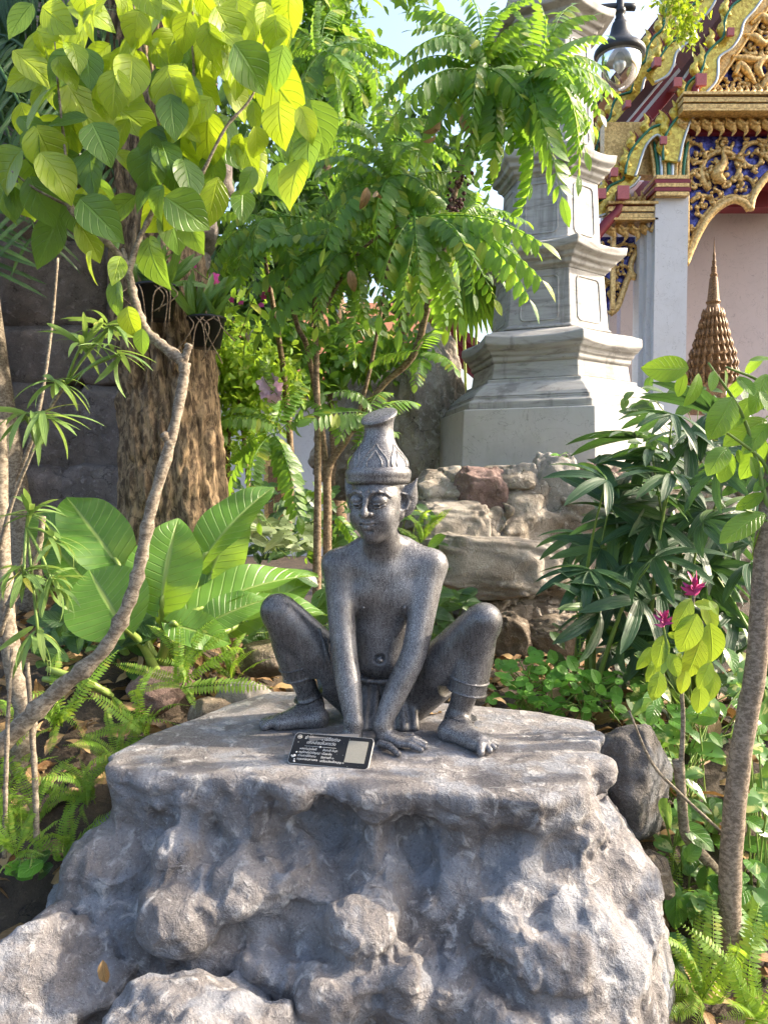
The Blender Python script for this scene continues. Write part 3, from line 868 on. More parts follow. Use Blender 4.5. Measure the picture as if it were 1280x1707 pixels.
def build_statue():
    lo, hi = (-0.46, 2.00, 0.845), (0.36, 2.70, 1.66)
    cz = W(628, 905, 2.26).z                      # head grid above this level
    A = lambda x, y, D: np.array(W(x, y, D))
    # ---- head frame: turned to the picture's left and bowed
    hc = A(628, 846, 2.245)
    Rh = (Matrix.Rotation(R(-21), 3, 'Z') @ Matrix.Rotation(R(8), 3, 'X'))
    Rn = np.array(Rh)
    def H(x, y, z): return hc + Rn @ np.array((x, y, z))
    def skin(S, head):
        # torso
        pel = A(634, 1150, 2.47); bel = A(634, 1092, 2.405); che = A(640, 985, 2.36); nck = A(641, 922, 2.335)
        S.ell(pel, (.112, .085, .075), .03)
        S.ell(bel, (.092, .077, .074), .03)
        S.ell(A(637, 1045, 2.385), (.096, .073, .09), .04)
        S.ell(che, (.128, .078, .095), .04)
        S.ell(A(640, 950, 2.345), (.140, .064, .05), .04)
        for sx, px in ((-1, 603), (1, 677)):       # chest muscles, collar bones
            S.ell(A(px, 990, 2.318), (.055, .036, .042), .035)
            S.ell(A(px - 3 * sx, 1013, 2.279), (.0045, .005, .0045), .004)
        S.cone(A(641, 930, 2.34), H(0, .012, -.03), .054, .044, .03)      # neck
        # shoulders and arms
        for side in (-1, 1):
            if side < 0:
                sh = A(563, 942, 2.335); el = A(574, 1088, 2.265); wr = A(590, 1205, 2.20); pm = np.array(G(588, 1232, TOPZ + .014))
                tr = A(605, 915, 2.345)
            else:
                sh = A(719, 942, 2.335); el = A(690, 1088, 2.265); wr = A(636, 1207, 2.205); pm = np.array(G(642, 1231, TOPZ + .014))
                tr = A(675, 915, 2.345)
            S.limb([tr, tr * .4 + sh * .6 + np.array((0, 0, -.004)), sh], [.036, .042, .044], .05, 6)
            S.limb([sh, sh * .5 + el * .5, el, el * .55 + wr * .45, wr], [.046, .0415, .0375, .0365, .0265], .022, 12)
            # hand flat on the rock
            if side > 0: tips = [(664, 1257), (702, 1250), (708, 1245), (708, 1239), (700, 1233)]; kn = [(634, 1240), (663, 1240), (668, 1237), (671, 1233), (670, 1229)]
            else: tips = [(566, 1257), (528, 1252), (522, 1246), (524, 1240), (530, 1234)]; kn = [(597, 1243), (569, 1241), (565, 1238), (561, 1234), (560, 1230)]
            S.cone(wr, pm + np.array((0, 0, .012)), .0245, .026, .015)
            for i in range(5):
                K = np.array(G(*kn[i], TOPZ + .016)); T = np.array(G(*tips[i], TOPZ + .0085))
                M = K * .5 + T * .5 + np.array((0, 0, .007))
                if i: S.cone(pm + np.array((0, 0, .008)), K, .020, .0115, .012)
                r0 = .0105 if i else .0115
                S.cone(K, M, r0, r0 * .88, .005 if i else .012); S.cone(M, T, r0 * .88, r0 * .74, .003)
        # shins and feet
        for side in (-1, 1):
            if side > 0:
                kn_ = A(806, 1050, 2.23); an = A(762, 1196, 2.29); heel = np.array(G(749, 1219, TOPZ + .024)); ball = np.array(G(799, 1238, TOPZ + .02))
                toes = [(801, 1254), (816, 1251), (823, 1246), (826, 1241), (825, 1236)]
            else:
                kn_ = A(463, 1032, 2.34); an = A(520, 1172, 2.415); heel = np.array(G(530, 1197, TOPZ + .024)); ball = np.array(G(466, 1204, TOPZ + .018))
                toes = [(441, 1212), (437, 1208), (437, 1205), (439, 1202), (444, 1199)]
            S.limb([kn_ * .7 + an * .3, kn_ * .4 + an * .6, an], [.034, .0395, .031], .01, 8)
            S.ell(heel, (.03, .03, .026), .02); S.cone(an, heel, .033, .028, .02)
            S.cone(an + np.array((0, -.01, -.01)), ball, .031, .020, .02)
            S.cone(heel, ball, .023, .021, .02)
            d = ball - heel; d /= np.linalg.norm(d); sidev = np.array((-d[1], d[0], 0.))
            for q in (-1, 1): S.cone(heel + sidev * .008 * q, ball + sidev * .021 * q, .02, .0165, .015)
            for i, tp in enumerate(toes):
                T = np.array(G(*tp, TOPZ + .011)); K = ball * .45 + T * .55 + np.array((0, 0, .006))
                r0 = (.0135 if i == 0 else .0105)
                S.cone(ball * .8 + T * .2, K, r0 * 1.1, r0, .008); S.cone(K, T, r0, r0 * .85, .002)
        # navel
        nv = A(633, 1099, 2.328)
        S.ell(nv, (.017, .014, .015), .008, 'sub')
        S.ell(nv + np.array((.001, .003, -.003)), (.010, .009, .009), .004)
        # ---- head
        S.ell(H(0, .012, .018), (.074, .088, .092), .02)
        S.ell(H(0, -.012, -.035), (.061, .064, .062), .03)
        S.ell(H(0, -.052, -.076), (.024, .022, .019), .025)
        for q in (-1, 1):
            S.ell(H(q * .036, -.047, -.020), (.027, .024, .030), .022)              # cheeks
        S.ell(H(0, .034, .058), (.081, .078, .036), .006)
        if head:
            for q in (-1, 1):
                S.ell(H(q * .031, -.088, .036), (.023, .012, .0165), .016, 'sub')     # sockets
                S.ell(H(q * .032, -.0605, .031), (.0225, .0185, .0175), .006)          # lids
                S.chain([H(q * .007, -.075, .044), H(q * .019, -.0755, .0555), H(q * .036, -.069, .058), H(q * .052, -.056, .050), H(q * .061, -.046, .040)], [.0042, .0036, .0032, .0026, .0015], .008)
                S.chain([H(q * .0115, -.0745, .0235), H(q * .022, -.0805, .0175), H(q * .036, -.079, .0175), H(q * .053, -.064, .0235)], .0021, .0012, 'sub')
                S.chain([H(q * .0125, -.0725, .0275), H(q * .023, -.0802, .0222), H(q * .036, -.0787, .0222), H(q * .053, -.0632, .0275)], .0022, .0025)
                S.chain([H(q * .014, -.0715, .0185), H(q * .025, -.0772, .0125), H(q * .037, -.0757, .0127), H(q * .051, -.0637, .0185)], .0021, .003)
                S.ell(H(q * .0125, -.085, -.004), (.0095, .011, .0080), .005)        # nostril wings
                S.ell(H(q * .0075, -.093, -.0115), (.0032, .005, .0028), .002, 'sub')
            S.chain([H(0, -.073, .052), H(0, -.083, .030), H(0, -.0975, .006), H(0, -.1025, -.003)], [.0075, .0066, .0080, .0100], .010)
            S.ell(H(0, -.062, -.034), (.027, .012, .020), .02)
            S.chain([H(-.028, -.0685, -.0305), H(-.012, -.0785, -.0290), H(0, -.0795, -.0308), H(.012, -.0785, -.0290), H(.028, -.0685, -.0305)], [.0036, .0068, .0062, .0068, .0036], .003)
            S.chain([H(-.021, -.0715, -.0390), H(0, -.0785, -.0430), H(.021, -.0715, -.0390)], [.0052, .0092, .0052], .003)
            S.chain([H(-.0325, -.069, -.0320), H(-.012, -.0860, -.0352), H(0, -.0870, -.0365), H(.012, -.0860, -.0352), H(.0325, -.069, -.0320)], .0025, .0012, 'sub')
            S.ell(H(0, -.080, -.0545), (.014, .006, .0045), .006, 'sub')
        for q in (-1, 1):                                                            # tall pointed ears
            Me = np.array(Rh @ Matrix.Rotation(R(q * 32), 3, 'Z') @ Matrix.Rotation(R(q * 16), 3, 'Y'))
            S.ell(H(q * .087, .026, .018), (.0285, .0090, .049), .006, M=Me)
            S.chain([H(q * .092, .030, .034), H(q * .112, .042, .078)], [.015, .0025], .010)
            S.ell(H(q * .082, .010, .018), (.0125, .012, .024), .004, 'sub', M=Me)
            S.chain([H(q * .071, -.002, -.010), H(q * .086, .012, -.006), H(q * .093, .020, .014), H(q * .088, .016, .036), H(q * .077, .006, .042)], .0036, .003)
            S.ell(H(q * .071, .004, -.022), (.010, .010, .015), .008)
    SB = SDF(lo, (hi[0], hi[1], cz + .03), .0026)
    skin(SB, False)
    V1, Q1 = SB.nets(); del SB
    SH = SDF((-0.16, 2.06, cz - .02), (.14, 2.42, 1.66), .00135)
    skin(SH, True)
    V2, Q2 = SH.nets(); del SH
    V1, Q1 = keep(V1, Q1, V1[:, 2] < cz + .0015)
    V2, Q2 = keep(V2, Q2, V2[:, 2] > cz - .0015)
    V = np.vstack([V1, V2]); Q = np.vstack([Q1, Q2 + len(V1)])
    base = Vector((0, 2.32, TOPZ))
    root = thing('hermit_statue', 'dark speckled bronze statue of a squatting hermit in a tall pointed hat on the rock', 'statue', base)
    link('body', np_mesh('body', V - np.array(base), Q, MT['bronze']), None, root)
    # ---- trousers
    S = SDF((-0.46, 2.05, .845), (.36, 2.72, 1.30), .0026)
    pel = A(636, 1158, 2.475)
    S.ell(pel, (.122, .094, .070), .02)
    S.ell(A(636, 1196, 2.475), (.125, .10, .06), .03)
    for side in (-1, 1):
        if side > 0:
            hip = A(676, 1160, 2.45); kn_ = A(799, 1044, 2.245); kt = A(806, 1034, 2.225); cu = A(779, 1146, 2.262)
        else:
            hip = A(598, 1150, 2.45); kn_ = A(471, 1027, 2.345); kt = A(463, 1018, 2.335); cu = A(500, 1119, 2.385)
        mid = hip * .5 + kn_ * .5 + np.array((0, -.005, -.014))
        S.limb([hip, mid, kn_, kt], [.090, .080, .060, .046], .03, 10)
        calf = kn_ * .5 + cu * .5 + np.array((0, .010, 0))
        S.limb([kt, kn_ * .75 + cu * .25, calf, cu, cu + (cu - kn_) * .3], [.046, .056, .060, .056, .056], .006, 10)
        ax = cu - kn_; ax /= np.linalg.norm(ax)
        e1 = np.cross(ax, (0, 0, 1)); e1 /= np.linalg.norm(e1); e2 = np.cross(ax, e1)
        for dd, rr_ in ((-.026, .0600), (.010, .0585)):                       # hem lines
            ring = [cu + ax * dd + (e1 * math.cos(q / 22 * 6.2832) + e2 * math.sin(q / 22 * 6.2832)) * (rr_ - .0012) for q in range(23)]
            S.chain(ring, .0022, .0015)
        # cut the cuff flat
        def cutf(P, c=cu + ax * .014, n=ax): return np.maximum(-((P - c) @ n), np.linalg.norm(P - c, axis=-1) - .085)
        S.apply(cutf, cu - .1, cu + .1, .0015, 'sub', pad=0)
        # side seam ridge on the thigh
        t = hip - kn_; t /= np.linalg.norm(t)
    # raised seams following the thighs
    for pts in ([(722, 1062, 2.30), (708, 1090, 2.285), (694, 1125, 2.275), (683, 1160, 2.29)], [(527, 1022, 2.31), (533, 1050, 2.30), (545, 1090, 2.315), (560, 1130, 2.34)]):
        C = [A(*p) for p in pts]
        # drop each point on the surface along the sight line
        D2 = []
        for c in C:
            d = c - np.array(CAM); d /= np.linalg.norm(d)
            tt = np.linspace(-.15, .2, 200)
            pp = c + tt[:, None] * d
            ii = np.round((pp - S.lo) / S.h).astype(int)
            ok = ((ii >= 0) & (ii < S.n)).all(1)
            ii = np.clip(ii, 0, S.n - 1)
            vv = np.where(ok, S.val[ii[:, 0], ii[:, 1], ii[:, 2]], 1)
            hit = np.argmax(vv < 0)
            if vv[hit] < 0: D2.append(pp[hit])
        if len(D2) > 1:
            D2 = list(curve_pts(D2, 12))
            S.chain(D2, .0048, .003)
    # front cloth and its folds, from the belt down to the rock
    for x0, x1, r in ((612, 606, .016), (627, 622, .013), (646, 648, .018), (664, 672, .020), (683, 690, .016)):
        S.cone(A(x0, 1138, 2.385), np.array(G(x1, 1214, TOPZ + .006)), r, r * 1.1, .012)
    S.chain([A(588, 1128, 2.36), A(612, 1136, 2.335), A(636, 1138, 2.33), A(660, 1134, 2.335), A(690, 1122, 2.37)], .0085, .006)
    # keep the field above the rock
    def floor(P): return P[..., 2] - (TOPZ + .002)
    S.apply(floor, (-.5, 2., .8), (.4, 2.8, TOPZ + .004), .002, 'sub', pad=0.0)
    # incised patterns round the knees and cuffs
    V, Q = S.nets(); del S
    link('trousers', np_mesh('trousers', V - np.array(base), Q, MT['bronze_dark']), None, root)
    # ---- hat: lathe with a slanted top
    pc = 2.245 / FPX
    prof = [(40, 806), (50, 806.5), (53, 804), (54.2, 800), (53.5, 797.5), (55, 794), (55.6, 789), (54.5, 784.5), (52.2, 782), (51.2, 781),
            (50.2, 778), (48.5, 770), (44.8, 763), (40.2, 756), (33.5, 746), (28.6, 737), (25.6, 728), (24.4, 719), (24.2, 712), (25, 706), (27, 701), (29.6, 697), (30.6, 694), (29.8, 692), (26, 690.6), (15, 689.6), (0.5, 689.2)]
    ctr = W(630.5, 800, 2.262)
    n = 72
    V = []; F = []
    for i, (r, y) in enumerate(prof):
        for k in range(n):
            th = 2 * math.pi * k / n
            x, yy = math.cos(th), math.sin(th)
            z = (800 - y) * pc
            q = min(1, max(0, (716 - y) / 20.0))
            z += q * (x * 8.0 * (r / 30) + yy * 13.0 * (r / 30)) * pc
            lean = (800 - y) * .012
            V.append(((r * x + lean) * pc, r * yy * pc * 1.03, z))
    m = len(prof)
    for i in range(m - 1):
        for k in range(n):
            k2 = (k + 1) % n
            F.append((i * n + k, i * n + k2, (i + 1) * n + k2, (i + 1) * n + k))
    F.append(tuple(range((m - 1) * n, m * n))); F.append(tuple(range(n))[::-1])
    g = Geo(); g.add(np.array(V) + np.array(ctr), F)
    hat = g.obj('hat', MT['bronze'], root)
    hat['label'] = 'tall waisted hat with petal engraving and slanted top'
    # petals: double raised outlines round the cone
    def hatpt(th, y):
        ys = [p[1] for p in prof[10:19]]; rs = [p[0] for p in prof[10:19]]
        r = np.interp(-y, [-a for a in ys], rs)
        return Vector(ctr) + Vector(((r * math.cos(th) + (800 - y) * .012) * pc, r * math.sin(th) * pc * 1.03, (800 - y) * pc))
    th0 = R(-98)
    for j in range(6):
        g = Geo()
        for sc, top in ((1.0, 741), (.55, 752)):
            half = R(25) * sc
            pts = []
            for s_, u in [(-1, 0), (-1.06, .18), (-.95, .38), (-.66, .6), (-.3, .82), (0, 1), (.3, .82), (.66, .6), (.95, .38), (1.06, .18), (1, 0)]:
                pts.append(hatpt(th0 + j * math.pi / 3 + s_ * half, 778.5 - (778.5 - top) * u))
            g.tube(curve_pts(pts, 30), .0026, 6)
        o = g.obj('petal_outline', MT['bronze'], root)
        o.parent = hat; o.location = (0, 0, 0)
        o.matrix_parent_inverse = Matrix.Identity(4)
    return root
statue = build_statue()

# ------------------------------------------------------------------ gilded temple hall, lamp, far buildings
def m_gold(name, a, b, metal=0.75, rough=0.38, sc=30.0, mosaic=False):
    t = NT(name); p = t.world()
    n = t.noise(sc, 4, .65, p)
    if mosaic:
        v = t.n('TexVoronoi', {'Vector': p, 'Scale': 34.0})
        sep = t.n('SeparateXYZ', {0: v.outputs['Color']})
        col = t.mix(sep.outputs[0], a, b)
        nb = t.bump(sep.outputs[1], .8, .02)
        t.pbr(col, .22, metal, nb, .6)
    else:
        col = t.mix(t.mask(n, .35, .65), a, b)
        t.pbr(col, rough, metal, t.bump(n, .3, .01), .5)
    return t.m
MT['gold'] = m_gold('aged_gilding', (0.42, 0.25, 0.08), (0.80, 0.56, 0.22), .3)
MT['gold_mosaic'] = m_gold('gold_glass_mosaic', (0.50, 0.33, 0.04), (0.90, 0.70, 0.12), .3, mosaic=True)
MT['blue_mosaic'] = m_gold('blue_glass_mosaic', (0.02, 0.02, 0.14), (0.09, 0.09, 0.42), .2, mosaic=True)
MT['green_glass'] = m_plain('green_glass_strip', (0.03, 0.16, 0.09), .2, .1)
MT['silver_glass'] = m_plain('silver_glass_strip', (0.55, 0.58, 0.58), .2, .4)
MT['red_paint'] = m_plain('dark_red_lacquer', (0.20, 0.022, 0.032), .45, 0, .25, 5)
MT['pink_end'] = m_plain('faded_red_carving', (0.42, 0.12, 0.13), .6, 0, .3, 60)
MT['white_wall'] = m_plaster('white_limewash', (0.60, 0.605, 0.62), (0.50, 0.50, 0.50))
MT['pink_wall'] = m_plaster('pinkish_plaster', (0.56, 0.48, 0.46), (0.50, 0.43, 0.415))
MT['roof_tile'] = m_plain('orange_glazed_tile', (0.34, 0.14, 0.05), .45, 0, .4, 25)
MT['dark_wood'] = m_plain('maroon_boarding', (0.085, 0.03, 0.028), .6, 0, .3, 12)
MT['old_gold'] = m_gold('dark_carved_gold', (0.085, 0.045, 0.020), (0.28, 0.165, 0.07), .25, .5, 60)
MT['black_iron'] = m_plain('dark_grey_iron', (0.045, 0.048, 0.052), .42, .5, .2, 20)

def temple():
    base = Vector((W(1112, 800, 10).x, 10.2, 0.1))
    root = thing('temple_hall', 'gilded temple hall with white column, blue and gold carving and red gable', 'temple', base)
    def poly(name, pts, D, th, mat, lab=None, parent=None):
        q = [W(x, y, D) for x, y in pts]
        g = Geo(); n = len(q)
        F = [tuple(range(n)), tuple(range(2 * n - 1, n - 1, -1))] + [(i, i + n, (i + 1) % n + n, (i + 1) % n) for i in range(n)]
        g.add([tuple(v) for v in q] + [(v.x, v.y + th, v.z) for v in q], F)
        o = g.obj(name, mat, root, smooth=False)
        if lab: o['label'] = lab
        return o
    def tube(name, pts, D, r, mat, n=8, g=None, dz=0):
        gg = g or Geo()
        cv = curve_pts([tuple(W(x, y, D)) for x, y in pts], max(8, len(pts) * 5))
        rr = r if not hasattr(r, '__len__') else np.interp(np.linspace(0, 1, len(cv)), np.linspace(0, 1, len(r)), r)
        gg.tube(cv, list(rr) if hasattr(rr, '__len__') else rr, n)
        if g is None: return gg.obj(name, mat, root)
    def bar(name, x0, x1, y0, y1, D, dep, mat):
        a = W(x0, y1, D); b = W(x1, y0, D)
        g = Geo(); g.box(((a.x + b.x) / 2, D + dep / 2, (a.z + b.z) / 2), (b.x - a.x, dep, b.z - a.z))
        return g.obj(name, mat, root, smooth=False)
    # rooms and walls
    bar('inner_wall', 1000, 1420, 310, 980, 12.9, .2, MT['pink_wall'])
    bar('ceiling', 1150, 1470, 212, 232, 10.35, 2.6, MT['red_paint'])
    bar('ceiling_beam', 1150, 1420, 318, 352, 12.4, .3, MT['red_paint'])
    bar('floor', 985, 1470, 960, 985, 10.0, 3.2, MT['white_wall'])
    # column with set-back ribs
    bar('column', 1085, 1139, 300, 980, 10.0, .44, MT['white_wall'])
    bar('column', 1072, 1083, 370, 980, 10.12, .30, MT['white_wall'])
    bar('column', 1060, 1070, 380, 980, 10.24, .25, MT['white_wall'])
    bar('column', 998, 1012, 480, 980, 10.6, .2, MT['white_wall'])
    bar('pilaster_wall', 1030, 1058, 380, 980, 12.2, .2, MT['pink_wall'])
    bar('frieze', 1000, 1140, 215, 300, 10.28, .2, MT['gold'])
    bar('frieze', 1128, 1420, 190, 232, 10.14, .2, MT['red_paint'])
    # capital
    cols = ['gold', 'green_glass', 'silver_glass', 'gold', 'green_glass', 'silver_glass', 'gold']
    for i in range(9):
        f = (i - 4) / 4.0
        x = 1114 + f * 26
        tube('capital_petal', [(1114 + f * 24, 298), (1114 + f * 25, 275), (1114 + f * 29, 250), (1114 + f * 33, 236)], 9.93 + abs(f) * .04, [.022, .026, .028, .012], MT[cols[i % 7]], 6)
    for y, w, m in ((300, 27, 'gold'), (307, 29, 'red_paint'), (313, 27, 'gold'), (320, 30, 'red_paint'), (327, 27, 'gold')):
        bar('capital_band', 1113 - w, 1113 + w, y, y + 6, 9.93 - w * .001, .58, MT[m])
    for x in range(1090, 1142, 8):
        tube('capital_stud', [(x, 304), (x, 330)], 9.895, [.014, .018, .010, .018, .012], MT['gold'], 6)
    for sx in (-1, 1):
        poly('hanging_petal', [(1113 + sx * 29, 333), (1113 + sx * 3, 333), (1113 + sx * 10, 345), (1113 + sx * 20, 358), (1113 + sx * 27, 384), (1113 + sx * 29, 378)][::sx], 9.95, .05, MT['blue_mosaic'])
        tube('petal_edge', [(1113 + sx * 1, 330), (1113 + sx * 7, 347), (1113 + sx * 17, 357), (1113 + sx * 23, 372), (1113 + sx * 29, 386)], 9.93, .024, MT['gold'])
        tube('petal_edge', [(1113 + sx * 12, 334), (1113 + sx * 18, 348), (1113 + sx * 24, 352)], 9.93, .016, MT['gold'])
    # lintel mouldings with dripping leaves
    rs = random.Random(9)
    def lintel(x0, x1, y, sc, D):
        for k, (h, dp, m) in enumerate(((5, .16, 'gold'), (4, .10, 'red_paint'), (8, .13, 'gold'), (3, .09, 'silver_glass'), (7, .12, 'gold'), (4, .15, 'gold'))):
            bar('lintel_moulding', x0, x1, y, y + h * sc - .6, D - dp, .3, MT[m]); y += h * sc
        x = x0 + 8
        while x < x1 - 4:
            tube('drip_leaf', [(x - 7 * sc, y), (x - 3, y + 9 * sc), (x + 4, y + 15 * sc), (x + 7, y + 22 * sc), (x + 3, y + 30 * sc)], D - .12, [.035 * sc, .06 * sc, .05 * sc, .03 * sc, .006], MT['gold'], 7)
            tube('drip_leaf', [(x - 4 * sc, y + 2), (x + 2, y + 8 * sc), (x + 8, y + 9 * sc), (x + 9, y + 4 * sc)], D - .17, [.02, .025, .02, .01], MT['gold'], 6)
            x += 20 * sc
        return y
    lintel(1128, 1420, 166, 1.0, 10.0)
    lintel(1008, 1090, 342, 1.0, 10.15)
    # crest of flames over the lintels
    for x0, x1, y, D in ((1165, 1420, 166, 9.96), (1012, 1088, 342, 10.1)):
        x = x0
        while x < x1:
            tube('flame', [(x, y), (x - 4, y - 8), (x + 3, y - 14), (x + 1, y - 24)], D, [.03, .045, .03, .005], MT['gold'], 6)
            x += 11
    # carved arch brackets
    def scroll(cx, cy, r, turns, a0, sgn, D, w=.03):
        pts = []
        n = int(18 * turns) + 6
        for i in range(n):
            t = i / (n - 1)
            rr = r * (1 - .86 * t); a = a0 + sgn * t * turns * 2 * math.pi
            pts.append((cx + rr * math.cos(a), cy + rr * math.sin(a)))
        g = Geo()
        cv = [W(x, y, D - .02 * math.sin(i)) for i, (x, y) in enumerate(pts)]
        g.tube(cv, [w * (1 - .45 * i / n) for i in range(n)], 7)
        for i in range(2, n - 4, 3):           # leaflets curling off the stem
            x, y = pts[i]; a = a0 + sgn * (i / (n - 1)) * turns * 2 * math.pi
            q = r * .36 * (1 - .6 * i / n)
            tw = a + sgn * .7
            leaf = [W(x, y, D - .01), W(x + q * .6 * math.cos(tw), y + q * .6 * math.sin(tw), D - .035), W(x + q * math.cos(tw + sgn * .5), y + q * math.sin(tw + sgn * .5), D - .03), W(x + q * .95 * math.cos(tw + sgn * 1.1), y + q * .95 * math.sin(tw + sgn * 1.1), D - .01)]
            g.tube(curve_pts([tuple(v) for v in leaf], 6), [w * .5, w * .75, w * .7, w * .55, w * .4, w * .25, w * .1], 6)
        return g.obj('scroll', MT['gold'], root)
    def sprigs(region, n, D, size, seed):
        r_ = random.Random(seed); g = Geo(); cnt = 0
        while cnt < n:
            x = r_.uniform(region[0], region[2]); y = r_.uniform(region[1], region[3])
            if not region[4](x, y): cnt += .2; continue
            a = r_.uniform(0, 6.28); s = size * r_.uniform(.6, 1.2)
            pts = [W(x, y, D), W(x + s * .5 * math.cos(a), y + s * .5 * math.sin(a), D - .035), W(x + s * math.cos(a + .5), y + s * math.sin(a + .5), D - .02), W(x + s * 1.1 * math.cos(a + 1.1), y + s * 1.1 * math.sin(a + 1.1), D)]
            g.tube(curve_pts([tuple(v) for v in pts], 6), [.012, .024, .026, .022, .016, .01, .004], 6)
            cnt += 1
        o = g.obj('carved_leaves', MT['gold'], root); o['kind'] = 'stuff'
    arch = [(1141, 441), (1150, 418), (1164, 388), (1180, 362), (1200, 343), (1222, 333), (1240, 338), (1249, 350)]
    arch2 = [(1249, 350), (1253, 330), (1266, 308), (1284, 288), (1310, 270), (1345, 258)]
    poly('arch_panel', [(1141, 222), (1345, 222)] + arch2[::-1] + arch[::-1][1:], 10.06, .08, MT['blue_mosaic'], 'blue mosaic ground of the arch bracket')
    tube('arch_moulding', arch, 10.0, .052, MT['gold'], 10); tube('arch_moulding', arch2, 10.0, .052, MT['gold'], 10)
    tube('arch_moulding', [(x - 4, y - 7) for x, y in arch[1:]], 10.03, .022, MT['gold'])
    tube('arch_post', [(1145, 225), (1145, 300), (1145, 432)], 10.0, .03, MT['gold'])
    def above(x, y):
        ys = np.interp(x, [p[0] for p in arch + arch2[1:]], [p[1] for p in arch + arch2[1:]])
        return y < ys - 9
    scroll(1205, 284, 40, 1.6, 2.2, 1, 10.03, .045); scroll(1172, 348, 24, 1.4, 3.6, 1, 10.03, .034); scroll(1156, 388, 14, 1.2, 3.6, -1, 10.03, .026)
    scroll(1163, 300, 18, 1.2, 0, -1, 10.03, .028); scroll(1160, 252, 20, 1.3, 1, 1, 10.03, .028); scroll(1256, 262, 30, 1.5, 0.4, -1, 10.03, .036); scroll(1240, 310, 20, 1.3, 2, -1, 10.03, .03)
    scroll(1205, 238, 16, 1.2, 0, 1, 10.03, .024); scroll(1292, 246, 24, 1.3, 2, 1, 10.03, .032); scroll(1192, 328, 14, 1.1, 1, -1, 10.03, .024); scroll(1330, 240, 24, 1.3, 2, 1, 10.03, .032)
    tube('flame', [(1205, 304), (1194, 290), (1206, 270), (1203, 248)], 9.96, [.05, .085, .05, .008], MT['gold'], 8)
    sprigs((1148, 228, 1330, 425, above), 85, 10.03, 9, 3)
    # lower bracket on the wing
    a3 = [(1074, 395), (1062, 415), (1052, 436), (1051, 452), (1058, 462), (1047, 463), (1038, 485), (1028, 512), (1016, 523)]
    poly('arch_panel', [(1000, 395)] + a3 + [(1000, 500)], 10.30, .07, MT['blue_mosaic'], 'blue mosaic ground of the small bracket')
    tube('arch_moulding', a3[:5], 10.25, .04, MT['gold']); tube('arch_moulding', a3[4:], 10.25, .045, MT['gold'])
    bar('arch_post', 1014, 1021, 392, 518, 10.22, .06, MT['gold'])
    scroll(1042, 418, 16, 1.3, 2, 1, 10.26, .026); scroll(1036, 452, 13, 1.2, 1, -1, 10.26, .024); scroll(1029, 488, 9, 1.1, 2, 1, 10.26, .02); scroll(1006, 430, 10, 1.2, 1, 1, 10.26, .022); scroll(1006, 470, 9, 1.2, 2, -1, 10.26, .022)
    sprigs((1002, 398, 1066, 500, lambda x, y: y < np.interp(x, [1016, 1028, 1038, 1047, 1052, 1074], [518, 505, 480, 460, 436, 398])), 40, 10.27, 8, 5)
    # pediment
    poly('pediment', [(1172, 168), (1420, 168), (1420, -190), (1300, -30)], 10.10, .1, MT['blue_mosaic'], 'dark pediment ground')
    poly('gable_band', [(1140, 168), (1174, 168), (1312, -40), (1282, -40)], 10.0, .12, MT['gold'], 'smooth gold band edging the pediment')
    tube('gable_cord', [(1178, 166), (1240, 72), (1310, -32)], 9.99, .02, MT['gold']); tube('gable_cord', [(1152, 160), (1220, 55), (1286, -42)], 9.98, .02, MT['gold'])
    for cx, cy, r, a0, sg in ((1205, 140, 16, 0, 1), (1228, 108, 18, 2, -1), (1250, 75, 17, 1, 1), (1272, 45, 18, 0, -1), (1235, 148, 14, 3, -1), (1268, 120, 26, 1, 1), (1282, 85, 16, 2, 1), (1300, 140, 22, 0, -1), (1292, 20, 16, 1, 1), (1310, 60, 22, 2, -1)):
        scroll(cx, cy, r, 1.35, a0, sg, 10.06, .034)
    for pts in ([(1218, 96), (1240, 98), (1262, 100), (1272, 92)], [(1225, 125), (1232, 108), (1245, 120), (1258, 140)], [(1270, 130), (1262, 112), (1275, 98), (1288, 110)], [(1250, 40), (1268, 28), (1282, 36), (1290, 20)], [(1268, 150), (1280, 132), (1296, 128)], [(1240, 60), (1256, 62), (1270, 72), (1284, 66)]):
        tube('relief_figure', pts, 10.0, [.03, .055, .05, .02], MT['gold'], 8)
    sprigs((1175, -20, 1330, 160, lambda x, y: y > 168 - (x - 1182) * 1.5), 110, 10.07, 11, 7)
    # roof slopes behind
    poly('roof_slope', [(978, 182), (1100, 22), (1225, -140), (1300, -190), (1290, -30), (1150, 160), (1010, 330), (985, 330)], 11.0, .15, MT['dark_wood'])
    poly('roof_slope', [(988, 186), (1104, 36), (1116, 60), (1000, 215)], 10.9, .08, MT['roof_tile'])
    for k, (m, a, b) in enumerate((('red_paint', 0, 17), ('white_wall', -6, 0), ('red_paint', -12, -6), ('white_wall', -16, -13), ('dark_wood', -30, -16))):
        poly('eave_board', [(1014 + a * .55, 262 + a * .85), (1014 + b * .55, 262 + b * .85), (1134 + b * .55, 118 + b * .85), (1134 + a * .55, 118 + a * .85)], 10.35 + k * .03, .08, MT[m])
    for k, (m, a, b) in enumerate((('red_paint', 0, 14), ('silver_glass', -5, 0), ('dark_wood', -14, -5))):
        poly('eave_board', [(1128 + a * .55, 150 + a * .85), (1128 + b * .55, 150 + b * .85), (1262 + b * .55, -40 + b * .85), (1262 + a * .55, -40 + a * .85)], 10.2 + k * .03, .08, MT[m])
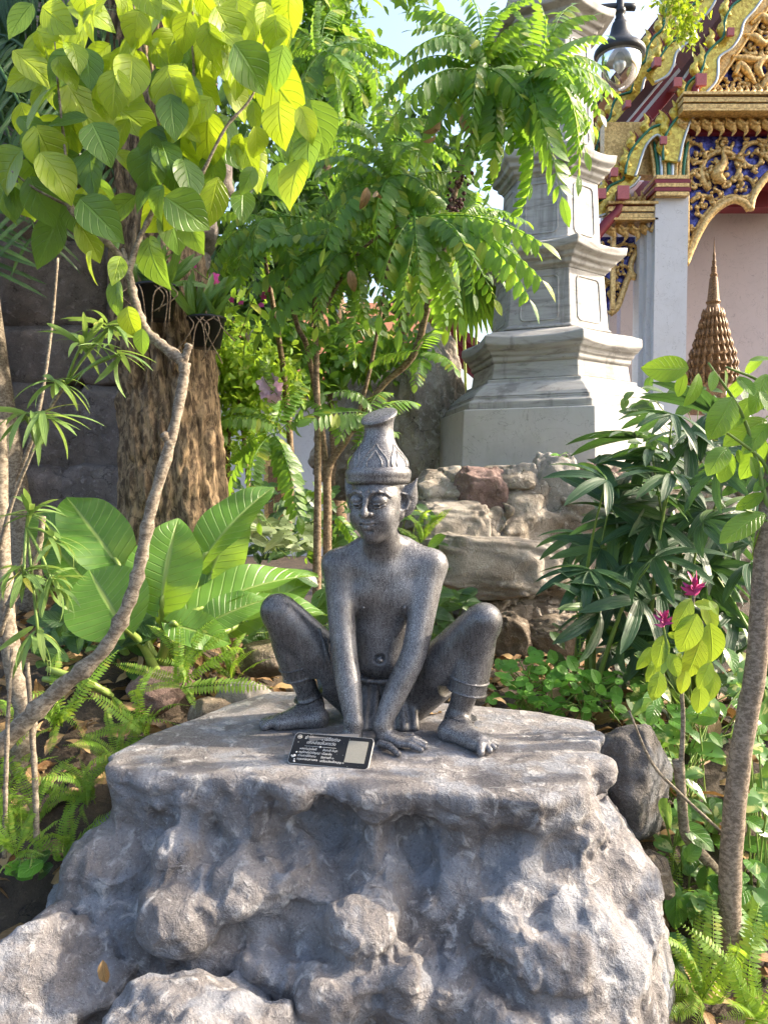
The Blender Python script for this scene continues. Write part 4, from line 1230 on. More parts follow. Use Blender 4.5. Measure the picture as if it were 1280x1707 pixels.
    # sinuous mosaic boards with fins
    def board(pts, w, D, fins, sgn=-1, fl=26):
        cv = curve_pts(pts, len(pts) * 6)
        tn = np.gradient(cv, axis=0); tn /= np.linalg.norm(tn, axis=1)[:, None]
        nr = np.stack([tn[:, 1], -tn[:, 0]], 1)
        ww = w * (1 + .22 * np.sin(np.linspace(0, len(pts) * 1.6, len(cv))))
        A = cv + nr * ww[:, None] / 2; B = cv - nr * ww[:, None] / 2
        poly('mosaic_board', [tuple(p) for p in A] + [tuple(p) for p in B[::-1]], D, .10, MT['gold_mosaic'])
        tube('board_edge', [tuple(p) for p in A[::3]], D - .01, .018, MT['green_glass']); tube('board_edge', [tuple(p) for p in B[::3]], D - .01, .018, MT['silver_glass'])
        for k in range(fins):
            i = int((k + .5) / fins * (len(cv) - 1))
            p = A[i] if sgn < 0 else B[i]
            f = fl * rs.uniform(.8, 1.15)
            q = [(p[0] + 5, p[1] + 3), (p[0] - 4, p[1] - f * .35), (p[0] + 1, p[1] - f * .7), (p[0] - 5, p[1] - f * 1.15)]
            tube('fin', q, D + .03, [.05, .062, .038, .006], MT['gold_mosaic'], 7)
            tube('fin_edge', [(x + 7, y) for x, y in q], D + .02, [.018, .02, .014, .004], MT['red_paint'], 6)
    board([(1118, 268), (1122, 236), (1136, 205), (1148, 186), (1156, 152), (1180, 128), (1188, 92), (1216, 66), (1226, 28), (1256, -4), (1275, -45)], 26, 9.86, 12, fl=34)
    board([(1050, 292), (1058, 262), (1072, 236), (1092, 218), (1108, 222), (1112, 240)], 17, 9.9, 5)
    board([(992, 352), (1012, 340), (1022, 316), (1044, 306), (1056, 288)], 20, 10.0, 4)
    board([(988, 318), (994, 280), (1004, 250), (1008, 222), (1028, 200), (1036, 172), (1058, 158), (1066, 126), (1086, 108), (1094, 74), (1112, 50), (1122, 10), (1145, -30)], 22, 10.6, 13, fl=30)
    board([(1085, 128), (1106, 112), (1118, 84), (1140, 62), (1150, 30), (1178, 4), (1190, -30)], 22, 10.1, 7, fl=30)
    # purlin ends
    for x, y, s, L in ((1169, 132, 17, 30), (1039, 320, 19, 34), (1106, 233, 11, 22), (1130, 136, 13, 26), (1047, 172, 9, 18), (1218, 52, 11, 22), (1096, 102, 12, 26), (1003, 322, 14, 26), (1024, 286, 12, 20)):
        g = Geo(); c = W(x, y, 9.72); d = s / FPX * 9.72
        g.box((c.x, c.y + .02, c.z), (d, .04, d * 1.15)); o = g.obj('purlin_face', MT['pink_end'], root, smooth=False)
        g = Geo(); a = W(x - L * .45, y + L * .5, 10.3)
        g.tube([W(x, y, 9.76), W(x - L * .2, y + L * .22, 10.0), a], [d * .55, d * .55, d * .5], 4); g.obj('purlin', MT['red_paint'], root, smooth=False)
    tube('eave_bracket', [(990, 398), (1010, 372), (1028, 352), (1034, 330)], 9.9, [.07, .07, .06, .06], MT['red_paint'], 6)
    tube('eave_bracket', [(1160, 165), (1158, 150), (1166, 138)], 9.8, .05, MT['red_paint'], 6)
    return root
temple()

def spire_shrine():
    base = W(1180, 800, 11.4)
    root = thing('gilded_shrine', 'small dark gold tiered shrine spire standing under the temple arch', 'shrine', base)
    k = 11.4 / FPX
    prof = [(46, 690), (46, 640), (40, 636), (46, 628), (38, 622), (44, 612), (34, 606), (40, 596), (30, 590), (34, 580), (26, 574), (29, 564), (22, 558), (24, 548), (17, 541), (19, 532), (14, 520), (12, 511), (15, 507), (12, 503), (10, 485), (8, 468), (6.5, 466), (8, 462), (5, 459), (5.5, 450), (3.5, 447), (4.2, 440), (2.6, 437), (2.8, 430), (1.6, 425), (1, 412), (.3, 400)]
    ctr = W(1183, 800, 11.4)
    g = Geo(); g.lathe([(r * .8 * k, (HORIZON - y) * k) for r, y in prof], 20, tuple(ctr)); g.obj('spire', MT['old_gold'], root, smooth=False)
    rs = random.Random(2)
    for r, y in prof[1:16:2]:
        g = Geo(); n = 22
        for j in range(n):
            a = j / n * 6.283
            x, yy = math.cos(a) * r * .8 * k, math.sin(a) * r * .8 * k
            z0 = ctr.z + (HORIZON - y) * k
            g.tube([(ctr.x + x, ctr.y + yy, z0 - .03), (ctr.x + x * 1.10, ctr.y + yy * 1.10, z0 + .04), (ctr.x + x * 1.02, ctr.y + yy * 1.02, z0 + .13)], [.026, .022, .002], 5)
        g.obj('flame_tier', MT['old_gold'], root)
    g = Geo(); g.box((ctr.x, ctr.y, ctr.z - .3), (.95, .95, 1.8)); g.obj('shrine_body', MT['old_gold'], root, smooth=False)
spire_shrine()

def street_lamp():
    D = 7.2; k = D / FPX
    c = W(1032, 100, D)
    base = Vector((W(880, 100, D).x, D + .2, 0.15))
    root = thing('street_lamp', 'dark iron bell-shaped lamp with a clear glass globe on a curved arm', 'street lamp', base)
    def lt(name, prof, mat, n=28):
        g = Geo(); g.lathe([(r * k, (100 - y) * k) for r, y in prof], n, tuple(c), cap=False); return g.obj(name, mat, root)
    lt('shade', [(38, 96), (41, 94), (42, 90), (41, 86), (36, 80), (27, 74), (20, 66), (16, 56), (14, 46), (12, 40), (9, 38), (9, 34), (7, 32), (7, 26), (9, 24), (9, 18), (6, 16), (6, 2), (4, -2), (.5, -4)], MT['black_iron'])
    lt('shade_inner', [(38, 96), (34, 86), (26, 80), (.5, 78)], MT['silver_glass'])
    t = NT('clear_globe'); gl = t.n('BsdfGlossy', {'Color': (1, 1, 1, 1), 'Roughness': .03}); tr = t.n('BsdfTransparent', {'Color': (.90, .92, .93, 1)})
    fr = t.n('Fresnel', {'IOR': 1.7}); mx = t.n('MixShader', {0: fr.outputs[0]}); t.t.links.new(tr.outputs[0], mx.inputs[1]); t.t.links.new(gl.outputs[0], mx.inputs[2]); t.t.links.new(mx.outputs[0], t.out.inputs[0])
    lt('globe', [(34, 92), (36, 102), (35, 114), (31, 126), (24, 137), (15, 145), (6, 149), (.5, 150)], t.m, 32)
    lt('bulb', [(4, 88), (9, 96), (11, 106), (9, 114), (4, 120), (.5, 121)], MT['silver_glass'], 14)
    g = Geo(); g.tube(curve_pts([tuple(W(1058, 12, D)), tuple(W(1020, 12, D)), tuple(W(960, 22, D)), tuple(W(915, 60, D + .1)), tuple(W(880, 130, D + .2))], 16), .035, 8); g.obj('arm', MT['black_iron'], root)
    g = Geo(); p = W(880, 130, D + .2); g.tube([(p.x, p.y, p.z + .6), (p.x, p.y, 2), (p.x, p.y, .15)], [.05, .055, .07], 12); g.obj('post', MT['black_iron'], root)
street_lamp()

def rear_hall():
    base = Vector((-1.5, 15, .15))
    root = thing('rear_hall', 'white hall with orange tiled roof seen through the stems', 'building', base)
    def quad(name, p, mat, th=.1):
        g = Geo(); q = [Vector(v) for v in p]; n = (q[1] - q[0]).cross(q[2] - q[0]).normalized() * th
        g.add([tuple(v) for v in q] + [tuple(v + n) for v in q], [(0, 1, 2, 3), (7, 6, 5, 4), (0, 4, 5, 1), (1, 5, 6, 2), (2, 6, 7, 3), (3, 7, 4, 0)])
        return g.obj(name, mat, root, smooth=False)
    D = 15
    z = lambda py, D: CAMZ + (HORIZON - py) / FPX * D
    x = lambda px, D: (px - CX) / FPX * D
    # tiled slope
    quad('roof', [(x(330, 14), 14, z(640, 14)), (x(760, 14), 14, z(640, 14)), (x(760, 17.5), 17.5, z(515, 17.5)), (x(330, 17.5), 17.5, z(515, 17.5))], MT['roof_tile'])
    for i in range(46):
        f = i / 45
        g = Geo(); a = Vector((x(330, 14) + f * (x(760, 14) - x(330, 14)), 14, z(640, 14) + .03)); b = Vector((x(330, 17.5) + f * (x(760, 17.5) - x(330, 17.5)), 17.5, z(515, 17.5) + .03))
        g.tube([a, b], .05, 6); g.obj('tile_rib', MT['roof_tile'], root)
    quad('fascia', [(x(330, 13.95), 13.95, z(655, 14)), (x(760, 13.95), 13.95, z(655, 14)), (x(760, 13.95), 13.95, z(641, 14)), (x(330, 13.95), 13.95, z(641, 14))], MT['red_paint'])
    quad('wall', [(x(300, 14.6), 14.6, .1), (x(560, 14.6), 14.6, .1), (x(560, 14.6), 14.6, z(645, 14.6)), (x(300, 14.6), 14.6, z(645, 14.6))], MT['white_wall'])
    # gold-framed window
    cx_, w, y0, y1 = 458, 34, 752, 866
    g = Geo(); g.box((x(cx_, 14.5), 14.52, z((y0 + y1) / 2, 14.5)), (w / FPX * 14.5, .12, (y1 - y0) / FPX * 14.5)); o = g.obj('window_frame', MT['gold'], root, smooth=False)
    g = Geo(); g.box((x(cx_, 14.4), 14.45, z((y0 + y1) / 2 + 8, 14.4)), ((w - 12) / FPX * 14.4, .06, (y1 - y0 - 34) / FPX * 14.4)); g.obj('shutter', MT['old_gold'], root, smooth=False)
    for q in range(4):
        g = Geo(); zz = z(y0 - 4 - q * 5, 14.4); g.box((x(cx_, 14.4), 14.45, zz), ((w + 8 - q * 11) / FPX * 14.4, .2, .05)); g.obj('window_crest', MT['gold'], root, smooth=False)
    # red timber end of the next roof
    for k in range(4):
        quad('gable_timber', [(x(700, 13), 13 + k * .12, z(505 + k * 14, 13)), (x(705, 13), 13 + k * .12, z(493 + k * 14, 13)), (x(830, 13), 13 + k * .12, z(600 + k * 14, 13)), (x(825, 13), 13 + k * .12, z(612 + k * 14, 13))], MT['red_paint'])
rear_hall()

# ------------------------------------------------------------------ leaves
def leaf_T(w=.5, n=8, a=.8, b=.8, fold=.12, curl=.35, wave=0.0, cols=2, heart=0.0, L=1.0, twist=0.0, asym=0.0, seed=0):
    """leaf along +y from 0 to L, face +z.  w = full width / length"""
    rs = np.random.RandomState(seed)
    tm = a / (a + b); mx = tm ** a * (1 - tm) ** b
    V = []; uv = []; m = 2 * cols + 1
    ang = 0; y = 0; z = 0; ph = rs.rand() * 6
    for i in range(n + 1):
        t = i / n
        tt = min(max(t, .004), .996)
        hw = .5 * w * L * (tt ** a * (1 - tt) ** b) / mx
        if i: 
            ang = -curl * t
            y += L / n * math.cos(ang); z += L / n * math.sin(ang)
        for j in range(-cols, cols + 1):
            u = j / cols
            x = u * hw
            back = heart * (abs(u) ** 1.4) * L * (1 - t) ** 3 * .5
            zz = fold * abs(x) + wave * L * abs(u) * math.sin(t * 13 + ph + (2 if j > 0 else 0)) + twist * u * hw * t
            V.append((x, y - back, z + zz)); uv.append((u, t))
    F = []
    for i in range(n):
        for j in range(m - 1):
            F.append((i * m + j, i * m + j + 1, (i + 1) * m + j + 1, (i + 1) * m + j))
    return np.array(V), F, np.array(uv)
def orient(p, d, n, s=1.0, sx=None):
    y = Vector(d).normalized(); x = y.cross(Vector(n))
    x = x.normalized() if x.length > 1e-5 else y.orthogonal().normalized()
    z = x.cross(y)
    sx = s if sx is None else sx
    M = Matrix(((x[0] * sx, y[0] * s, z[0] * s, p[0]), (x[1] * sx, y[1] * s, z[1] * s, p[1]), (x[2] * sx, y[2] * s, z[2] * s, p[2]), (0, 0, 0, 1)))
    return M
def meshT(name, T, mat):
    g = Geo(); g.add(T[0], T[1], T[2], .5); return g.mesh(name, mat)
def put(name, me, root, M):
    o = bpy.data.objects.new(name, me); COL.objects.link(o); return place(o, root, M)
def rv(rs, s=1.0): return Vector((rs.gauss(0, s), rs.gauss(0, s), rs.gauss(0, s)))
TOCAM = Vector((0, -1, 0)); UP = Vector((0, 0, 1))

MT['leaf_young'] = m_leaf('young_yellow_green_leaf', (0.16, 0.26, 0.022), (0.30, 0.38, 0.030), (0.46, 0.60, 0.025), .30, 6, .38, vein_amt=.4)
MT['leaf_mature'] = m_leaf('mature_green_leaf', (0.055, 0.12, 0.022), (0.10, 0.19, 0.03), (0.28, 0.46, 0.04), .33, 6, .32)
MT['leaf_pinnate'] = m_leaf('pinnate_leaflet', (0.045, 0.115, 0.022), (0.095, 0.20, 0.03), (0.32, 0.56, 0.045), .38, 7, .40, yellow=(0.34, 0.34, 0.03), spots=False)
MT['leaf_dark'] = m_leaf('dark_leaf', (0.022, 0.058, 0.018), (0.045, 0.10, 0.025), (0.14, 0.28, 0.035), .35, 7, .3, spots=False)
MT['leaf_ear'] = m_leaf('elephant_ear_leaf', (0.055, 0.145, 0.024), (0.11, 0.23, 0.034), (0.34, 0.54, 0.04), .30, 12, .36, (0.34, 0.42, 0.13), vein_amt=.62)
MT['leaf_fern'] = m_leaf('fern_pinna', (0.11, 0.22, 0.025), (0.18, 0.32, 0.035), (0.42, 0.62, 0.05), .45, 1, .40, yellow=(.30, .30, .05), spots=False)
MT['leaf_strap'] = m_leaf('narrow_leaf', (0.12, 0.21, 0.06), (0.17, 0.27, 0.07), (0.36, 0.52, 0.10), .42, 1, .30, yellow=(.42, .36, .05), spots=False)
MT['leaf_palm'] = m_leaf('lady_palm_leaf', (0.020, 0.055, 0.026), (0.042, 0.095, 0.034), (0.10, 0.22, 0.04), .42, 1, .20, yellow=(.10, .18, .04), spots=False)
MT['leaf_herb'] = m_leaf('round_herb_leaf', (0.07, 0.20, 0.025), (0.12, 0.30, 0.035), (0.22, 0.52, 0.05), .45, 5, .35, spots=False)
MT['leaf_flower'] = m_leaf('pale_shrub_leaf', (0.15, 0.25, 0.03), (0.22, 0.34, 0.045), (0.45, 0.60, 0.04), .36, 8, .35, yellow=(.45, .40, .03))
MT['leaf_tree'] = m_leaf('oval_tree_leaf', (0.085, 0.18, 0.03), (0.14, 0.26, 0.035), (0.36, 0.58, 0.04), .28, 9, .35)
MT['leaf_pale'] = m_leaf('pale_variegated_leaf', (0.20, 0.28, 0.14), (0.36, 0.42, 0.26), (0.40, 0.5, 0.2), .45, 5, .3, spots=False)
def m_pothos():
    m = m_leaf('variegated_pothos_leaf', (0.045, 0.13, 0.025), (0.08, 0.20, 0.03), (0.26, 0.48, 0.05), .28, 6, .3, spots=False)
    return m
MT['leaf_pothos'] = m_pothos()
MT['petal_pink'] = m_plain('magenta_petal', (0.55, 0.05, 0.22), .5, 0, .3, 40)
MT['petal_orchid'] = m_plain('pale_mauve_petal', (0.72, 0.50, 0.68), .5, 0, .25, 60)
MT['petal_white'] = m_plain('white_petal', (0.72, 0.70, 0.62), .5, 0, .1, 60)
MT['dry_leaf'] = m_leaf('dry_brown_leaf', (0.17, 0.09, 0.04), (0.32, 0.22, 0.10), (0.30, 0.16, 0.05), .6, 7, .15)
MT['green_stem'] = m_plain('green_stem', (0.17, 0.26, 0.05), .5, 0, .25, 15)
MT['petiole'] = m_plain('pale_green_petiole', (0.24, 0.33, 0.07), .4, 0, .25, 10)
MT['black_pot'] = m_plain('black_plastic', (0.012, 0.012, 0.013), .45, 0, .2, 10)

# ------------------------------------------------------------------ foreground shrub with large yellow-green leaves
def front_shrub():
    rs = random.Random(11)
    D0 = 2.02
    base = Vector(W(-10, 1262, 2.05))
    root = thing('leafy_shrub', 'bare crooked branch rising to a crown of big yellow-green oval leaves', 'shrub', base)
    def br(pts, r):
        cv = curve_pts([tuple(W(*p)) for p in pts], len(pts) * 6)
        rr = np.interp(np.linspace(0, 1, len(cv)), np.linspace(0, 1, len(r)), r)
        # knots
        for k in range(len(rr)):
            rr[k] *= 1 + .10 * math.sin(k * 1.9) + (.22 if k % 7 == 3 else 0)
        g = Geo(); g.tube(cv, list(rr), 12, wob=.03); return g.obj('branch', MT['bark_grey'], root)
    br([(-30, 1272, 2.05), (30, 1215, 2.04), (95, 1152, 2.03), (172, 1085, 2.02), (215, 1005, 2.01), (235, 935, 2.01), (252, 850, 2.0), (285, 735, 2.0), (305, 640, 2.0), (308, 605, 2.0)], [.026, .024, .022, .0185, .0172, .0162, .0150, .0136, .013, .0145])
    br([(306, 606, 2.0), (316, 573, 1.99)], [.010, .009])
    br([(308, 604, 2.0), (270, 575, 2.01), (242, 548, 2.02), (225, 500, 2.02), (215, 450, 2.02), (205, 415, 2.02)], [.015, .0135, .012, .011, .009, .006])
    br([(286, 742, 2.0), (272, 722, 1.985)], [.012, .010])
    br([(215, 455, 2.02), (232, 400, 2.02), (262, 330, 2.03), (268, 240, 2.04), (250, 120, 2.05), (225, 20, 2.06), (220, -60, 2.06)], [.008, .0068, .0058, .0046, .0036, .003, .002])
    br([(262, 335, 2.03), (320, 315, 2.0), (375, 215, 1.98), (425, 150, 1.98), (445, 30, 1.98)], [.0055, .0048, .0038, .003, .0015])
    br([(205, 430, 2.02), (150, 375, 2.0), (118, 345, 1.98), (110, 260, 1.97), (98, 150, 1.96), (92, 70, 1.96)], [.0075, .008, .0085, .0036, .003, .0015])
    br([(118, 345, 1.98), (60, 315, 1.96), (20, 285, 1.95)], [.004, .003, .002])
    br([(268, 245, 2.04), (320, 160, 2.02), (320, 40, 2.02), (330, -30, 2.02)], [.005, .004, .003, .002])
    ms = {}
    for mt in ('leaf_young', 'leaf_mature'):
        ms[mt] = [meshT('leaf', leaf_T(.54 + .05 * k, 12, .72, 1.08, .18 + .05 * k, .25 + .22 * k, .008, 3, .12 * (k % 2), seed=k), MT[mt]) for k in range(4)]
    LV = """185,270,-5,335;230,340,60,480;250,255,422,395;265,330,445,592;350,465,185,478;250,505,236,648;360,590,345,758;140,505,98,675;430,180,318,275;420,-5,268,108;470,-30,492,52;530,120,486,262;525,225,520,372;
430,410,628,512;720,262,602,462;722,242,838,425;760,350,645,552;820,150,862,290;700,45,765,155;712,105,716,172;702,172,688,272;858,450,775,595;905,460,888,585;1065,120,980,190;1045,190,895,300;1048,258,1172,470;1140,480,1152,615;
1190,425,1236,556;890,330,1015,460;1000,400,1012,522;620,515,556,645;630,660,525,825;675,615,745,795;850,600,828,768;862,700,822,908;958,555,992,662;1010,505,1034,645;1002,665,955,765;1102,650,1102,778;962,755,958,858;735,755,545,915;
655,815,748,1008;740,850,772,988;590,945,602,1132;478,1012,448,1118;462,1105,448,1254;505,1218,522,1335;562,1305,556,1404;308,875,418,1032;365,990,335,1124;232,848,148,1056;318,785,468,925;535,775,395,885;80,728,186,785;60,738,60,866;18,700,8,884;
472,885,440,992;642,738,585,872;305,618,108,716;150,130,162,225;222,88,262,162;282,168,328,255;1052,15,1040,125;1095,65,1132,185;598,165,655,262;562,55,515,135;640,-10,702,66;790,-20,856,106;868,78,785,205;1232,525,1188,655;1188,635,1118,795;952,535,920,655;
600,330,660,440;480,330,580,450;700,450,790,560;380,330,455,480;640,560,690,680;790,480,860,560;560,-60,610,40;330,-40,420,40;860,-30,940,60;440,250,370,340;180,330,120,430"""
    for s in LV.replace('\n', '').split(';'):
        x0, y0, x1, y1 = [float(v) / 2.37 for v in s.split(',')]
        d0 = D0 + rs.uniform(-.10, .10)
        p = W(x0, y0, d0); q = W(x1, y1, d0 + rs.uniform(-.05, .05))
        d = q - p
        mt = 'leaf_mature' if (rs.random() < (.08 if y0 < 150 else .28 if y0 < 230 else .7)) else 'leaf_young'
        nrm = TOCAM * 1.0 + UP * rs.uniform(-.1, .6) + Vector((rs.uniform(-.6, .8), 0, 0)) + rv(rs, .18)
        put('leaf', rs.choice(ms[mt]), root, orient(p, d, nrm, d.length * 1.04, d.length * rs.uniform(1.0, 1.25)))
    for k in range(125):                      # inner leaves
        x0 = rs.uniform(20, 520); y0 = rs.uniform(-40, 330)
        if y0 > 330 - abs(x0 - 300) * .5 and x0 > 330: continue
        d0 = D0 + rs.uniform(-.12, .2); p = W(x0, y0, d0); a = rs.gauss(1.5, .6); l = rs.uniform(.085, .14)
        d = Vector((math.cos(a), rs.uniform(-.3, .3), -abs(math.sin(a))))
        mt = 'leaf_mature' if rs.random() < .12 + y0 / 600 else 'leaf_young'
        put('leaf', rs.choice(ms[mt]), root, orient(p, d, TOCAM + UP * rs.uniform(0, .8) + rv(rs, .35), l, l * 1.25))
front_shrub()

# ------------------------------------------------------------------ pinnate-leaved tree
def frond_T(pairs=13, arch=.35, w=.42, lw=.40, droop=.5, seed=0, n=4, taper=.45):
    """compound leaf: rachis from 0 to 1 along +y, arched in +z"""
    rs = random.Random(seed)
    T = leaf_T(lw, n, .75, .85, .16, .35, 0, 1)
    g = Geo(); mats = []; rn = []
    pos = lambda t: Vector((.02 * math.sin(4 * t + seed), t, arch * 4 * t * (1 - t) * .5))
    cv = [pos(i / 10) for i in range(11)]
    for i in range(pairs):
        t = .10 + .88 * (i + .5) / pairs
        tn = (pos(t + .01) - pos(t - .01)).normalized()
        L = w * .5 * (1 - taper * abs(t - .45) * 1.5) * rs.uniform(.9, 1.1)
        for sx in (-1, 1):
            side = Vector((sx, 0, 0))
            d = side * .86 + tn * .42 - UP * (droop * rs.uniform(.6, 1.3))
            nrm = tn.cross(d) * sx
            nrm = UP + side * .5 * droop
            mats.append(orient(pos(t), d, nrm + rv(rs, .12), L)); rn.append(rs.random())
    mats.append(orient(pos(1), (0, 1, -.4), UP, w * .45)); rn.append(.3)
    g.inst(T, mats, rn)
    g2 = Geo(); g2.tube(cv, [.008 * (1 - .7 * i / 10) for i in range(11)], 4, rnd=.2)
    g.add(g2.v[0], g2.f, np.tile((0.5, .5), (len(g2.v[0]), 1)), .6)
    return g
def pinnate_tree():
    rs = random.Random(5)
    D = 3.55
    base = Vector(W(535, 945, D)); base.z = gz(base.x, base.y)
    root = thing('pinnate_tree', 'slender tree with long feathery compound leaves arching over the statue', 'tree', base)
    def br(pts, r, n=10):
        cv = curve_pts([tuple(W(*p)) for p in pts], len(pts) * 5)
        g = Geo(); g.tube(cv, list(np.interp(np.linspace(0, 1, len(cv)), np.linspace(0, 1, len(r)), r)), n, wob=.04); g.obj('stem', MT['bark_brown'], root)
    br([(528, 1010, D), (529, 900, D), (530, 760, D), (528, 640, D), (526, 540, D), (520, 430, D + .1)], [.020, .018, .016, .014, .012, .010])
    br([(545, 960, D + .1), (546, 850, D + .1), (548, 780, D + .1), (580, 730, D + .1), (600, 690, D + .15)], [.022, .02, .02, .014, .01])
    br([(546, 800, D + .1), (534, 700, D + .12), (512, 580, D + .15), (495, 540, D + .2), (470, 430, D + .2)], [.016, .014, .013, .012, .008])
    br([(600, 690, D + .15), (640, 640, D + .1), (690, 590, D + .05), (715, 500, D - .05), (745, 400, D - .1), (762, 300, D - .1), (800, 200, D - .1), (850, 140, D - .1)], [.012, .014, .017, .017, .015, .014, .011, .008])
    br([(590, 720, D + .1), (620, 600, D + .1), (650, 420, D), (658, 300, D)], [.010, .009, .008, .006])
    br([(480, 900, D + .6), (485, 760, D + .6), (470, 600, D + .6), (440, 420, D + .6)], [.02, .018, .016, .01])
    br([(526, 540, D), (600, 420, D), (690, 360, D - .1)], [.009, .008, .006])
    ms = [frond_T(13, .30, .40, .42, .55, 1).mesh('compound_leaf', MT['leaf_pinnate']), frond_T(15, .42, .36, .42, .75, 2).mesh('compound_leaf', MT['leaf_pinnate']),
          frond_T(12, .20, .44, .44, .4, 3).mesh('compound_leaf', MT['leaf_pinnate']), frond_T(14, .36, .38, .40, 1.0, 4).mesh('compound_leaf', MT['leaf_pinnate']), frond_T(16, .5, .34, .42, .65, 6).mesh('compound_leaf', MT['leaf_pinnate'])]
    CL = [((960, 280, D - .15), "670,50;685,120;560,400;640,235;880,-10;1150,-10;1290,110;1290,250;1210,350;1190,480;1100,860;1010,620;900,620;705,650;600,490;1240,650;760,570;850,710;1270,420;1060,560;1250,540;1150,720;980,760;820,380;720,330;1000,20;760,40;1080,420;1130,180;1210,60"),
          ((1160, 300, D - .25), "1430,140;1420,260;1430,380;1380,520;1330,690;1260,780;1180,10;1320,20;1280,480;1130,620;1400,60;1360,600;1220,560;1300,330;1060,500;1100,80;1420,450"),
          ((600, 720, D - .1), "250,680;300,830;480,620;710,560;790,830;560,1010;330,980;630,1030;840,780;420,560;520,520;700,960;380,760;460,900"),
          ((690, 850, D - .3), "1195,1105;1140,1185;1190,955;1000,1185;800,1300;700,1190;920,1160;560,1240;1080,1020;860,1250;980,1080;770,1180;640,1300"),
          ((430, 980, D), "230,960;20,1000;90,1310;150,1210;260,1190;300,1290;500,1260;380,1160;200,1100;440,1300;60,1130;340,1060;560,1120"),
          ((120, 870, D + .1), "-10,1090;60,1110;-80,950;160,1100;-120,1080;230,1080"),
          ((330, 200, D + .7), "150,90;470,200;170,250;430,330;250,390;490,440;400,40;300,20;540,300;100,170;200,480;380,520"),
          ((560, 600, D + .3), "300,560;420,480;760,480;660,420;560,380;360,700;720,640"),
          ((860, 900, D + .1), "700,980;760,1080;960,820;1000,900;900,1080;820,1160")]
    def frond(b, t, D0, small=1.0):
        p = W(400 + b[0] / 2.37 + rs.uniform(-10, 10), b[1] / 2.37 + rs.uniform(-10, 10), D0)
        q = W(400 + t[0] / 2.37, t[1] / 2.37, D0 + rs.uniform(-.28, .22))
        d = q - p
        L = max(d.length, .26)
        nrm = UP * .9 + TOCAM * rs.uniform(.35, 1.0) + rv(rs, .25)
        put('compound_leaf', rs.choice(ms), root, orient(p, d, nrm, L, L * min(1.35, max(.8, .48 / L))))
    for (bx, by, bD), tips in CL:
        for t in tips.split(';'):
            x, y = [float(v) for v in t.split(',')]
            frond((bx, by), (x, y), bD)
        for k in range(17):
            a = rs.uniform(0, 6.28); l = rs.uniform(180, 360)
            frond((bx + rs.uniform(-60, 60), by + rs.uniform(-60, 60)), (bx + l * math.cos(a), by + abs(l * .7 * math.sin(a)) * rs.choice([1, 1, -.6]) + 60), bD + rs.uniform(.1, .6))
    # low sprays on the thin stems
    for bx, by, tips, bD in ((615, 690, ((555, 655), (650, 655), (648, 705), (575, 725), (690, 670), (520, 700)), D - .05), (585, 745, ((640, 690), (540, 700), (660, 720), (600, 800)), D), (455, 720, ((372, 690), (385, 770), (505, 640), (530, 700), (440, 610), (378, 830), (485, 800), (345, 715), (430, 870), (500, 860)), D + .3),
                             (560, 560, ((500, 520), (620, 520), (590, 600), (500, 600), (640, 560)), D + .1), (700, 590, ((690, 640), (640, 600), (750, 610), (720, 560)), D - .05), (560, 850, ((520, 830), (610, 850), (590, 900), (530, 900)), D + .4)):
        for tx, ty in tips:
            frond(((bx - 400) * 2.37, by * 2.37), ((tx - 400) * 2.37, ty * 2.37), bD)
    # dark fruit clusters on the old wood
    g = Geo()
    for k in range(60):
        c = W(rs.gauss(760, 9), rs.choice([rs.gauss(345, 14), rs.gauss(300, 10)]), D - .12 + rs.uniform(-.04, .04))
        r = rs.uniform(.006, .011)
        g.lathe([(.001, -r), (r * .8, -r * .5), (r, 0), (r * .8, r * .5), (.001, r)], 6, tuple(c), cap=False)
    g.obj('fruit_cluster', MT['dark_wood'], root)
    # brown dead leaves hanging in the crown
    dl = meshT('dead_leaf', leaf_T(.4, 8, .7, .8, .4, 1.4, .03, 2), MT['dry_leaf'])
    for x, y in ((612, 312), (628, 318), (726, 215), (735, 200), (584, 450), (770, 190)):
        put('dead_leaf', dl, root, orient(W(x, y, D - .35), (rs.uniform(-.3, .3), -.3, -1), rv(rs) + TOCAM, .10))
pinnate_tree()

